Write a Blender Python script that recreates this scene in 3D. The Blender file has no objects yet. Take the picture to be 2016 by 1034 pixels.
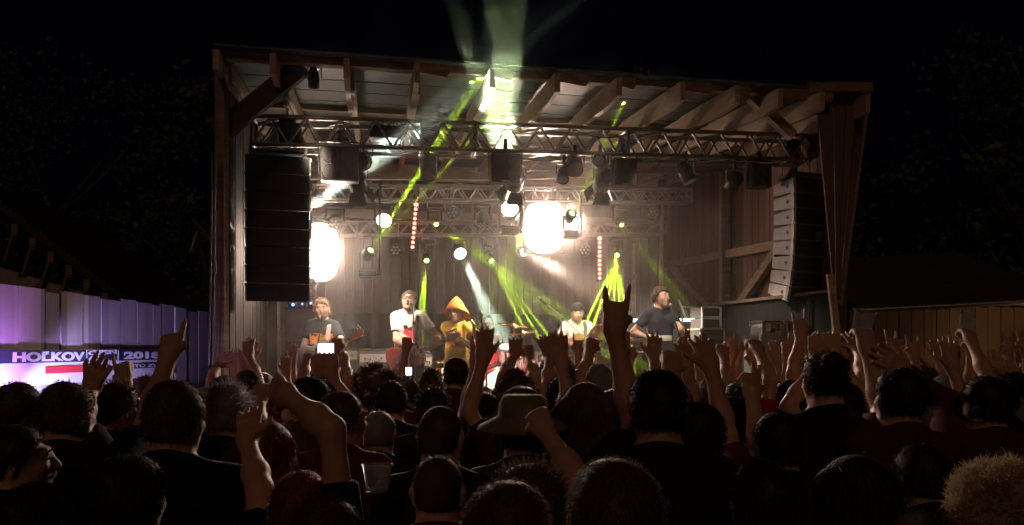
import bpy, math, random
import numpy as np
from mathutils import Vector, Matrix

SC = bpy.context.scene
COL = SC.collection
R = math.radians
# ------------------------------------------------------------------ camera
# the phone is held up at two metres, level, over the heads of the crowd
cd = bpy.data.cameras.new('camera')
cam = bpy.data.objects.new('camera', cd); COL.objects.link(cam)
cam.location = (0, 0, 2.0); cam.rotation_euler = (math.pi/2, 0, 0)
cd.sensor_width = 36; cd.lens = 26.2; cd.shift_y = 0.0858; cd.clip_start = .05; cd.clip_end = 600
SC.camera = cam
F = 1467.0
def pt(px, py, Y):
    return Vector(((px-1008)*Y/F, Y, 2+(690-py)*Y/F))
# stage frame: u along the front, v to the back
A = R(10.5); U = Vector((math.cos(A), math.sin(A), 0)); V = Vector((-math.sin(A), math.cos(A), 0)); O = Vector((-2.76, 7.0, 0))
def st(u, v, z): return O+U*u+V*v+Vector((0, 0, z))
def sp(px, py, v):
    s = (px-1008)/F
    t = (v+O.x*V.x+O.y*V.y)/(s*V.x+V.y)
    return Vector((s*t, t, 2+(690-py)*t/F))
def uof(p): return (p-O).dot(U)
# ------------------------------------------------------------------ world: night sky
w = bpy.data.worlds.new('World'); SC.world = w; w.use_nodes = True
wn = w.node_tree; bg = wn.nodes['Background']
sky = wn.nodes.new('ShaderNodeTexSky'); sky.sky_type = 'NISHITA'; sky.sun_disc = False
sky.sun_elevation = R(-2.5); sky.sun_rotation = R(200); sky.dust_density = .6; sky.ozone_density = 5
wn.links.new(sky.outputs[0], bg.inputs[0]); bg.inputs[1].default_value = 0.015
# added warm fill, very weak, on the crowd's backs
ml = bpy.data.lights.new('warm_fill', 'SUN'); ml.energy = .14; ml.angle = R(12); ml.color = (1, .56, .32)
mo = bpy.data.objects.new('warm_fill', ml); COL.objects.link(mo)
mo.rotation_euler = Vector((.1, 1, -.75)).to_track_quat('-Z', 'Y').to_euler()
SC.view_settings.view_transform = 'Standard'; SC.view_settings.look = 'None'
SC.view_settings.exposure = 0; SC.view_settings.gamma = 1
cy = SC.cycles; cy.max_bounces = 4; cy.diffuse_bounces = 2; cy.glossy_bounces = 2; cy.transmission_bounces = 4
cy.volume_bounces = 1; cy.adaptive_threshold = .004; cy.transparent_max_bounces = 6; cy.use_denoising = True; cy.sample_clamp_indirect = 4

# ------------------------------------------------------------------ helpers
def tag(o, label=None, cat=None, group=None, kind=None):
    if label: o['label'] = label
    if cat: o['category'] = cat
    if group: o['group'] = group
    if kind: o['kind'] = kind
    return o
def thing(name, label, cat, loc=(0, 0, 0), group=None):
    o = bpy.data.objects.new(name, None); o.empty_display_size = .1; COL.objects.link(o); o.location = loc
    return tag(o, label, cat, group)
def frame(d, up=Vector((0, 0, 1))):
    d = d.normalized()
    if abs(d.dot(up)) > .98: up = Vector((0, 1, 0))
    x = d.cross(up).normalized(); y = x.cross(d).normalized()
    return x, d, y
class MB:
    def __init__(s): s.v = []; s.f = []; s.s = []; s.m = []
    def add(s, vs, fs, smooth=False, mi=0):
        n = len(s.v); s.v += [tuple(v) for v in vs]; s.f += [tuple(i+n for i in f) for f in fs]
        s.s += [smooth]*len(fs); s.m += [mi]*len(fs); return s
    def boxm(s, c, X, Y, Z, mi=0):
        c = Vector(c); vs = [c+X*(a-.5)+Y*(b-.5)+Z*(d-.5) for d in (0, 1) for b in (0, 1) for a in (0, 1)]
        fs = [(0, 2, 3, 1), (4, 5, 7, 6), (0, 1, 5, 4), (2, 6, 7, 3), (0, 4, 6, 2), (1, 3, 7, 5)]
        if X.cross(Y).dot(Z) < 0: fs = [f[::-1] for f in fs]
        return s.add(vs, fs, False, mi)
    def box(s, c, sz, rz=0., mi=0):
        ca, sa = math.cos(rz), math.sin(rz)
        return s.boxm(c, Vector((ca, sa, 0))*sz[0], Vector((-sa, ca, 0))*sz[1], Vector((0, 0, 1))*sz[2], mi)
    def sbox(s, u, v, z, su, sv, sz, mi=0): return s.box(st(u, v, z), (su, sv, sz), A, mi)
    def beam(s, p, q, w_, h, up=Vector((0, 0, 1)), mi=0):
        p = Vector(p); q = Vector(q); x, d, y = frame(q-p, up)
        return s.boxm((p+q)/2, x*w_, q-p, y*h, mi)
    def cone(s, p, q, r0, r1=None, n=10, caps=True, smooth=True, mi=0):
        r1 = r0 if r1 is None else r1; p = Vector(p); q = Vector(q); x, d, y = frame(q-p)
        vs = []
        for c, r in ((p, r0), (q, r1)):
            for i in range(n):
                a = 2*math.pi*i/n; vs.append(c+x*(r*math.cos(a))+y*(r*math.sin(a)))
        fs = [(i, n+i, n+(i+1) % n, (i+1) % n) for i in range(n)]
        s.add(vs, fs, smooth, mi)
        if caps:
            s.add(vs[:n], [tuple(range(n))], False, mi); s.add(vs[n:], [tuple(range(n))[::-1]], False, mi)
        return s
    def tube(s, pts, r, n=6, mi=0):
        for a, b in zip(pts[:-1], pts[1:]): s.cone(a, b, r, r, n, True, True, mi)
        return s
    def lathe(s, prof, o, d=Vector((0, 0, 1)), n=20, smooth=True, mi=0):
        x, d, y = frame(Vector(d)); o = Vector(o); vs = []
        for r, h in prof:
            for i in range(n):
                a = 2*math.pi*i/n; vs.append(o+d*h+x*(r*math.cos(a))+y*(r*math.sin(a)))
        fs = []
        for k in range(len(prof)-1):
            for i in range(n): fs.append((k*n+i, (k+1)*n+i, (k+1)*n+(i+1) % n, k*n+(i+1) % n))
        return s.add(vs, fs, smooth, mi)
    def ball(s, c, r, X=None, n=12, m=8, mi=0):
        c = Vector(c); r = r if hasattr(r, '__len__') else (r, r, r)
        X = X or Matrix.Identity(3); vs = []; fs = []
        for j in range(m+1):
            t = math.pi*j/m
            for i in range(n):
                a = 2*math.pi*i/n
                vs.append(c+X@Vector((r[0]*math.sin(t)*math.cos(a), r[1]*math.sin(t)*math.sin(a), r[2]*math.cos(t))))
        for j in range(m):
            for i in range(n): fs.append((j*n+i, (j+1)*n+i, (j+1)*n+(i+1) % n, j*n+(i+1) % n))
        return s.add(vs, fs, True, mi)
    def prism(s, pts, o, ax, ay, th, mi=0):
        """2-D outline pts in axes ax, ay, extruded by the vector th"""
        o = Vector(o); n = len(pts); a = [o+ax*p[0]+ay*p[1] for p in pts]; b = [p+th for p in a]
        area = sum(pts[i][0]*pts[(i+1) % n][1]-pts[(i+1) % n][0]*pts[i][1] for i in range(n))
        fl = (area > 0) != (ax.cross(ay).dot(th) < 0)
        fs = [tuple(range(n)), tuple(range(2*n-1, n-1, -1))]+[(i, n+i, n+(i+1) % n, (i+1) % n) for i in range(n)]
        if fl: fs = [f[::-1] for f in fs]
        return s.add(a+b, fs, False, mi)
    def build(s, name, mats, root=None, bevel=0):
        me = bpy.data.meshes.new(name)
        off = Vector(root.location) if root is not None and root.parent is None else Vector((0, 0, 0))
        if root is not None and root.parent is not None: off = Vector(root.get('_org', (0, 0, 0)))
        me.from_pydata([Vector(v)-off for v in s.v], [], s.f)
        for m in (mats if isinstance(mats, (list, tuple)) else [mats]): me.materials.append(m)
        me.polygons.foreach_set('use_smooth', s.s); me.polygons.foreach_set('material_index', s.m); me.update()
        o = bpy.data.objects.new(name, me); COL.objects.link(o)
        if root is not None: o.parent = root; o['_org'] = tuple(off)
        if bevel:
            b = o.modifiers.new('bevel', 'BEVEL'); b.width = bevel; b.segments = 1; b.limit_method = 'ANGLE'
        return o
def clean_props():
    for o in bpy.data.objects:
        if '_org' in o: del o['_org']

# ------------------------------------------------------------------ materials
def princ(name, col, rough=.6, metal=0., emit=None, es=0., spec=.5):
    m = bpy.data.materials.new(name); m.use_nodes = True; p = m.node_tree.nodes['Principled BSDF']
    p.inputs['Base Color'].default_value = (*col, 1); p.inputs['Roughness'].default_value = rough; p.inputs['Metallic'].default_value = metal
    p.inputs['Specular IOR Level'].default_value = spec
    if emit: p.inputs['Emission Color'].default_value = (*emit, 1); p.inputs['Emission Strength'].default_value = es
    return m
def noisy(name, c0, c1, scale=8, rough=.7, metal=0., bump=.15, stretch=(1, 1, 1), detail=5, spec=.4, bscale=None):
    m = princ(name, c0, rough, metal, spec=spec); nt = m.node_tree; p = nt.nodes['Principled BSDF']
    tc = nt.nodes.new('ShaderNodeTexCoord'); mp = nt.nodes.new('ShaderNodeMapping'); mp.inputs['Scale'].default_value = stretch
    nz = nt.nodes.new('ShaderNodeTexNoise'); nz.inputs['Scale'].default_value = scale; nz.inputs['Detail'].default_value = detail
    cr = nt.nodes.new('ShaderNodeValToRGB'); cr.color_ramp.elements[0].color = (*c0, 1); cr.color_ramp.elements[1].color = (*c1, 1)
    cr.color_ramp.elements[0].position = .3; cr.color_ramp.elements[1].position = .7
    nt.links.new(tc.outputs['Object'], mp.inputs[0]); nt.links.new(mp.outputs[0], nz.inputs['Vector'])
    nt.links.new(nz.outputs['Fac'], cr.inputs[0]); nt.links.new(cr.outputs[0], p.inputs['Base Color'])
    if bump:
        src = nz
        if bscale:
            src = nt.nodes.new('ShaderNodeTexNoise'); src.inputs['Scale'].default_value = bscale; src.inputs['Detail'].default_value = 3
            nt.links.new(mp.outputs[0], src.inputs['Vector'])
        b = nt.nodes.new('ShaderNodeBump'); b.inputs['Strength'].default_value = bump; b.inputs['Distance'].default_value = .02
        nt.links.new(src.outputs['Fac'], b.inputs['Height']); nt.links.new(b.outputs[0], p.inputs['Normal'])
    return m
def planks(name, c0, c1, rot=0., pitch=.14, rough=.75, axis='U'):
    """boards: tone varies board by board, with grain along the board (world space, along the stage axes or the view axis)"""
    m = princ(name, c0, rough, spec=.3); nt = m.node_tree; p = nt.nodes['Principled BSDF']; N = nt.nodes.new; L = nt.links.new
    g = N('ShaderNodeNewGeometry'); mp = N('ShaderNodeMapping'); mp.vector_type = 'TEXTURE'; mp.inputs['Rotation'].default_value = (0, 0, rot)
    L(g.outputs['Position'], mp.inputs[0]); sx = N('ShaderNodeSeparateXYZ'); L(mp.outputs[0], sx.inputs[0])
    d = N('ShaderNodeMath'); d.operation = 'DIVIDE'; L(sx.outputs[0 if axis == 'U' else 1], d.inputs[0]); d.inputs[1].default_value = pitch
    fl = N('ShaderNodeMath'); fl.operation = 'FLOOR'; L(d.outputs[0], fl.inputs[0])
    wn_ = N('ShaderNodeTexWhiteNoise'); wn_.noise_dimensions = '1D'; L(fl.outputs[0], wn_.inputs['W'])
    nz = N('ShaderNodeTexNoise'); nz.inputs['Scale'].default_value = 3.5; nz.inputs['Detail'].default_value = 6
    m2 = N('ShaderNodeMapping'); m2.inputs['Scale'].default_value = (6, 6, .6); L(mp.outputs[0], m2.inputs[0]); L(m2.outputs[0], nz.inputs['Vector'])
    ad = N('ShaderNodeMath'); ad.operation = 'MULTIPLY_ADD'; L(wn_.outputs['Value'], ad.inputs[0]); ad.inputs[1].default_value = .55; 
    s2 = N('ShaderNodeMath'); s2.operation = 'MULTIPLY'; L(nz.outputs['Fac'], s2.inputs[0]); s2.inputs[1].default_value = .5; L(s2.outputs[0], ad.inputs[2])
    cr = N('ShaderNodeValToRGB'); cr.color_ramp.elements[0].color = (*c0, 1); cr.color_ramp.elements[1].color = (*c1, 1); cr.color_ramp.elements[0].position = .15; cr.color_ramp.elements[1].position = .85
    L(ad.outputs[0], cr.inputs[0]); L(cr.outputs[0], p.inputs['Base Color'])
    b = N('ShaderNodeBump'); b.inputs['Strength'].default_value = .3; b.inputs['Distance'].default_value = .01; L(nz.outputs['Fac'], b.inputs['Height']); L(b.outputs[0], p.inputs['Normal'])
    return m
def glow(name, col, s): return princ(name, (.02, .02, .02), .4, emit=col, es=s)
M = dict(
    wood=noisy('pale_timber', (.40, .29, .19), (.56, .43, .31), 5, .7, bump=.3, stretch=(1, 1, 4)),
    oldwood=noisy('aged_timber', (.18, .12, .08), (.32, .22, .15), 5, .75, bump=.3, stretch=(1, 1, 4)),
    darkwood=noisy('dark_timber', (.05, .035, .025), (.1, .07, .05), 5, .8, bump=.3),
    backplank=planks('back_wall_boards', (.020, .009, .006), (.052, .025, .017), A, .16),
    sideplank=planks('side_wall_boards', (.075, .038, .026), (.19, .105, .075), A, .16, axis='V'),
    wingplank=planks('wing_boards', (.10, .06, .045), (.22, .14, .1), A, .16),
    fence=planks('fence_boards', (.25, .19, .2), (.5, .42, .42), 0, .3, axis='V'),
    shed=planks('shed_boards', (.2, .14, .09), (.40, .29, .2), 0, .17, axis='U'),
    roofing=noisy('grey_roofing', (.05, .065, .055), (.09, .11, .095), 6, .6, bump=.1, stretch=(1, 6, 1)),
    darkroof=noisy('dark_roof_tiles', (.025, .02, .018), (.06, .045, .035), 9, .8, bump=.5),
    ground=noisy('trodden_gravel', (.03, .026, .02), (.07, .06, .045), 20, .9, bump=.5),
    floor=noisy('stage_floor', (.03, .028, .026), (.06, .055, .05), 8, .6, bump=.1),
    alu=noisy('truss_aluminium', (.3, .27, .25), (.42, .38, .35), 10, .38, .85, bump=.03),
    dalu=noisy('worn_aluminium', (.2, .18, .17), (.3, .27, .25), 10, .45, .7, bump=.03),
    black=noisy('black_steel', (.02, .02, .02), (.035, .033, .032), 12, .45, .2, bump=.05),
    matte=noisy('black_cloth', (.018, .022, .02), (.035, .04, .036), 10, .9, bump=.2),
    grille=noisy('speaker_grille', (.012, .012, .013), (.022, .021, .02), 60, .6, .1, bump=.3),
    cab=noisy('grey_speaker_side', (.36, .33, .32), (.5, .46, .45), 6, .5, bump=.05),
    lens=princ('glass_lens', (.12, .11, .1), .12, .3, spec=.8),
    chrome=princ('chrome', (.75, .72, .68), .18, 1.),
    brass=princ('lacquered_brass', (.8, .5, .16), .25, 1.),
    plastic=princ('grey_case', (.42, .42, .4), .5), case=noisy('road_case_panel', (.30, .32, .3), (.42, .44, .41), 9, .5, bump=.05),
    teal=noisy('teal_case', (.04, .10, .09), (.06, .15, .13), 9, .5),
    white=noisy('white_print', (.72, .72, .74), (.82, .82, .82), 4, .6, bump=.05), navy=princ('dark_navy_print', (.012, .012, .05), .6), redp=princ('red_print', (.75, .02, .05), .6),
    orangep=princ('orange_print', (.7, .2, .03), .6),
    curtain=noisy('black_stage_skirt', (.014, .018, .016), (.03, .036, .032), 6, .95, bump=.4, stretch=(8, 8, .5)),
)
# ------------------------------------------------------------------ people
# a body is one continuous skin: tapered limbs and rounded masses melt together in a distance field,
# and the surface is pulled out of the field with surface nets
class Field:
    def __init__(s, lo, hi, vox):
        s.h = vox; s.lo = np.array(lo, np.float32)-2*vox; s.n = (np.ceil((np.array(hi)-np.array(lo))/vox).astype(int)+5)
        s.S = np.zeros(tuple(s.n), np.float32)
    def _win(s, lo, hi):
        a = np.maximum(((lo-s.lo)/s.h).astype(int)-1, 0); b = np.minimum(((hi-s.lo)/s.h).astype(int)+2, s.n)
        if (b <= a).any(): return None
        g = [s.lo[i]+s.h*np.arange(a[i], b[i], dtype=np.float32) for i in range(3)]
        return a, b, np.meshgrid(*g, indexing='ij', copy=False)
    def _acc(s, a, b, d, k):
        s.S[a[0]:b[0], a[1]:b[1], a[2]:b[2]] += np.exp(np.clip(-k*d, -30, 12))
    def _planes(s, P, d, planes):
        for n, o in planes or ():
            n = np.array(n, np.float32); n /= np.linalg.norm(n)
            d = np.maximum(d, (P[0]-o[0])*n[0]+(P[1]-o[1])*n[1]+(P[2]-o[2])*n[2])
        return d
    def cone(s, a, b, ra, rb, k=70, sq=1., fwd=(0, 1, 0), planes=None):
        a = np.array(a, np.float32); b = np.array(b, np.float32); mg = 3.5/k+max(ra, rb)*max(1, sq)
        w_ = s._win(np.minimum(a, b)-mg, np.maximum(a, b)+mg)
        if w_ is None: return
        i, j, P = w_; ab = b-a; L2 = float(ab@ab)+1e-9
        q = [P[c]-a[c] for c in range(3)]
        t = np.clip((q[0]*ab[0]+q[1]*ab[1]+q[2]*ab[2])/L2, 0, 1)
        r = [q[c]-t*ab[c] for c in range(3)]
        if sq != 1.:
            f = np.array(fwd, np.float32); f /= np.linalg.norm(f); dp = (r[0]*f[0]+r[1]*f[1]+r[2]*f[2])*(1/sq-1)
            r = [r[c]+dp*f[c] for c in range(3)]
        d = np.sqrt(r[0]**2+r[1]**2+r[2]**2)-(ra+t*(rb-ra))
        s._acc(i, j, s._planes(P, d, planes), k)
    def ell(s, c, rad, M=None, k=70, planes=None):
        c = np.array(c, np.float32); rad = np.array(rad, np.float32); mg = max(rad)+3.5/k
        w_ = s._win(c-mg, c+mg)
        if w_ is None: return
        i, j, P = w_; q = [P[a]-c[a] for a in range(3)]
        if M is not None: q = [q[0]*M[0][a]+q[1]*M[1][a]+q[2]*M[2][a] for a in range(3)]
        e = np.sqrt((q[0]/rad[0])**2+(q[1]/rad[1])**2+(q[2]/rad[2])**2)
        d = (e-1)*min(rad)*.5+(e-1)*float(np.mean(rad))*.5
        s._acc(i, j, s._planes(P, d, planes), k)
    def mesh(s, noise=0., seed=0):
        D = -np.log(np.maximum(s.S, 1e-7)); D = np.clip(D, -4, 4)
        if noise:
            rg = np.random.RandomState(seed); X = [s.lo[i]+s.h*np.arange(s.n[i]) for i in range(3)]
            for _ in range(3):
                kx, ky, kz = rg.uniform(-1, 1, 3)*38; ph = rg.uniform(0, 6.3)
                D += noise*np.sin((kx*X[0])[:, None, None]+(ky*X[1])[None, :, None]+(kz*X[2]+ph)[None, None, :]).astype(np.float32)
        D[0] = D[-1] = 4; D[:, 0] = D[:, -1] = 4; D[:, :, 0] = D[:, :, -1] = 4
        I = D < 0; nx, ny, nz = (k-1 for k in D.shape)
        c = np.zeros((nx, ny, nz), np.int8)
        for a in (0, 1):
            for b in (0, 1):
                for e in (0, 1): c += I[a:a+nx, b:b+ny, e:e+nz]
        act = (c > 0) & (c < 8); cell = np.argwhere(act); idx = -np.ones(act.shape, np.int64); idx[act] = np.arange(len(cell))
        acc = np.zeros((len(cell), 3)); cnt = np.zeros(len(cell))
        cs = [(a, b, e) for a in (0, 1) for b in (0, 1) for e in (0, 1)]
        val = {q: D[cell[:, 0]+q[0], cell[:, 1]+q[1], cell[:, 2]+q[2]] for q in cs}
        for q in cs:
            for ax in range(3):
                if q[ax] == 0:
                    r = list(q); r[ax] = 1; v0, v1 = val[q], val[tuple(r)]; m_ = (v0 < 0) != (v1 < 0)
                    t = np.where(m_, v0/np.where(m_, v0-v1, 1), 0); p = np.tile(np.array(q, float), (len(cell), 1)); p[:, ax] = t
                    acc[m_] += p[m_]; cnt[m_] += 1
        vs = s.lo+s.h*(cell+acc/cnt[:, None]); fs = []
        for ax in range(3):
            u_, v_ = [(1, 2), (2, 0), (0, 1)][ax]
            sl0 = [slice(1, k) for k in D.shape]; sl0 = [slice(1, D.shape[k]-1) for k in range(3)]
            a = I[tuple(sl0)]; sl1 = list(sl0); sl1[ax] = slice(2, D.shape[ax]); b = I[tuple(sl1)]
            for flip, mk in ((False, a & ~b), (True, ~a & b)):
                e = np.argwhere(mk)+1
                if not len(e): continue
                du = np.zeros(3, int); du[u_] = 1; dv = np.zeros(3, int); dv[v_] = 1
                g_ = lambda o: idx[tuple((e-o).T)]
                q = np.stack([g_(du*0), g_(du), g_(du+dv), g_(dv)], 1)
                fs.append(q if not flip else q[:, ::-1])
        return vs, np.concatenate(fs)
def np_mesh(name, vs, fs, mats, mi=None, smooth=True):
    me = bpy.data.meshes.new(name); vs = np.asarray(vs, np.float32)
    k = fs.shape[1]; me.vertices.add(len(vs)); me.vertices.foreach_set('co', vs.ravel())
    me.loops.add(fs.size); me.loops.foreach_set('vertex_index', fs.ravel().astype(np.int32))
    me.polygons.add(len(fs)); me.polygons.foreach_set('loop_start', np.arange(0, fs.size, k, dtype=np.int32))
    for m in mats: me.materials.append(m)
    if mi is not None: me.polygons.foreach_set('material_index', np.asarray(mi, np.int32))
    me.polygons.foreach_set('use_smooth', np.full(len(fs), smooth)); me.update(calc_edges=True); me.validate()
    return me
def V3(*a): return np.array(a, float)
def rotm(yaw=0, pitch=0, roll=0):
    m = Matrix.Rotation(yaw, 3, 'Z') @ Matrix.Rotation(pitch, 3, 'X') @ Matrix.Rotation(roll, 3, 'Y'); return np.array(m)
def unit(v): return v/max(np.linalg.norm(v), 1e-9)

SKIN = [noisy('skin_%d' % i, tuple(.88*x for x in c), c, 14, .55, bump=.06, spec=.35) for i, c in enumerate([(.50, .29, .20), (.42, .22, .14), (.56, .34, .25)])]
def hairmat(n, c):
    m = bpy.data.materials.new(n); m.use_nodes = True; nt = m.node_tree; p = nt.nodes['Principled BSDF']
    p.inputs['Base Color'].default_value = (*c, 1); p.inputs['Roughness'].default_value = .6; p.inputs['Specular IOR Level'].default_value = .35
    tr = nt.nodes.new('ShaderNodeBsdfTranslucent'); tr.inputs[0].default_value = (*[min(1, x*1.6) for x in c], 1)
    mx = nt.nodes.new('ShaderNodeMixShader'); mx.inputs[0].default_value = .35; out = nt.nodes['Material Output']
    nt.links.new(p.outputs[0], mx.inputs[1]); nt.links.new(tr.outputs[0], mx.inputs[2]); nt.links.new(mx.outputs[0], out.inputs[0]); return m
HAIR = {k: hairmat('hair_'+k, c) for k, c in dict(dark=(.035, .024, .018), brown=(.10, .06, .04), grey=(.26, .24, .23), blond=(.42, .31, .19), red=(.20, .06, .035), white=(.7, .68, .66)).items()}
CL = {k: noisy('cloth_'+k, tuple(x*.75 for x in c), c, 7, .9, bump=.35, bscale=9, spec=.2) for k, c in dict(black=(.022, .021, .022), navy=(.015, .02, .045), grey=(.1, .1, .105), maroon=(.12, .02, .025),
      red=(.35, .03, .03), green=(.03, .06, .035), white=(.72, .70, .66), yellow=(.80, .52, .06), orange=(.85, .28, .05), brown=(.08, .05, .03), jeans=(.06, .085, .14), purple=(.08, .03, .1), khaki=(.2, .17, .1), plaid=(.16, .05, .05), darkred=(.09, .018, .02), teal=(.05, .16, .13)).items()}
M['eye_white'] = princ('eye_white', (.7, .68, .64), .3); M['eye_dark'] = princ('eye_iris', (.03, .02, .015), .2); M['lip'] = princ('lips', (.42, .14, .11), .5); M['brow'] = princ('eyebrow', (.08, .05, .035), .8)

def hand(Fl, wr, d, n, side, kind, s, vox):
    """palm and five fingers; d towards the fingers, n the way the palm faces, side +1: thumb on +w"""
    d = unit(d); n = unit(n-d*(n@d)); w_ = np.cross(d, n)*side; k = 150
    kf = 260
    Fl.cone(wr, wr+d*.02*s, .027*s, .03*s, 90, .8, n)
    for o in (-.026, -.009, .009, .026): Fl.cone(wr+d*.02*s+w_*o*.7*s, wr+d*.085*s+w_*o*s, .017*s, .0135*s, k, .95, n)
    fr = max(.0086*s, vox*.88)
    spread = {'open': .12, 'grip': .0, 'fist': 0., 'horns': .1, 'point': 0., 'clap': .02, 'two': .12}[kind]
    for i, (o, L) in enumerate(((.031, .072), (.0105, .08), (-.0105, .075), (-.031, .058))):
        curl = {'open': (.12, .18, .12), 'grip': (.75, .9, .55), 'fist': (1.45, 1.7, .9), 'clap': (.1, .12, .1)}.get(kind)
        if kind == 'horns': curl = (.08, .1, .05) if i in (0, 3) else (1.45, 1.7, .9)
        if kind == 'point': curl = (.02, .05, .05) if i == 0 else (1.45, 1.7, .9)
        if kind == 'two': curl = (.05, .08, .05) if i < 2 else (1.45, 1.7, .9)
        if kind == 'open': curl = tuple(c*(1+.5*math.sin(i*2+side)) for c in curl)
        b = wr+d*(.088-abs(o)*.12)*s+w_*o*s*1.08; a = 0; dd = unit(d+w_*o/.03*spread)
        for j, f in enumerate((.45, .31, .24)):
            a += curl[j]; e = b+(dd*math.cos(a)+n*math.sin(a))*L*f*s*1.16
            Fl.cone(b, e, fr*(1.08-.1*j), fr*(1.0-.1*j), kf); b = e
    b = wr+d*.022*s+w_*.024*s; t1 = b+(d*.62+w_*.62+n*.3)*.042*s
    if kind in ('fist', 'horns', 'point', 'two'): t2 = t1+(d*.55-w_*.45+n*.7)*.032*s; t3 = t2+(-w_*.9+d*.2+n*.1)*.026*s
    elif kind == 'grip': t2 = t1+(d*.3+w_*.2+n*.9)*.034*s; t3 = t2+(n*.75-w_*.5+d*.2)*.026*s
    else: t2 = t1+(d*.78+w_*.5+n*.15)*.034*s; t3 = t2+(d*.9+w_*.25+n*.15)*.026*s
    Fl.cone(b, t1, fr*1.5, fr*1.25, 140); Fl.cone(t1, t2, fr*1.2, fr*1.1, 220); Fl.cone(t2, t3, fr*1.1, fr*.95, 220)

def solve(a, b, L1, L2, hint):
    """elbow/knee position between a and b, bent towards hint"""
    v = b-a; D = np.linalg.norm(v); D2 = min(D, (L1+L2)*.995); v = v/max(D, 1e-6); b = a+v*D2
    x = (L1*L1-L2*L2+D2*D2)/(2*D2); h = math.sqrt(max(L1*L1-x*x, 0)); p = unit(hint-v*(hint@v)); return a+v*x+p*h, b

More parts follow.
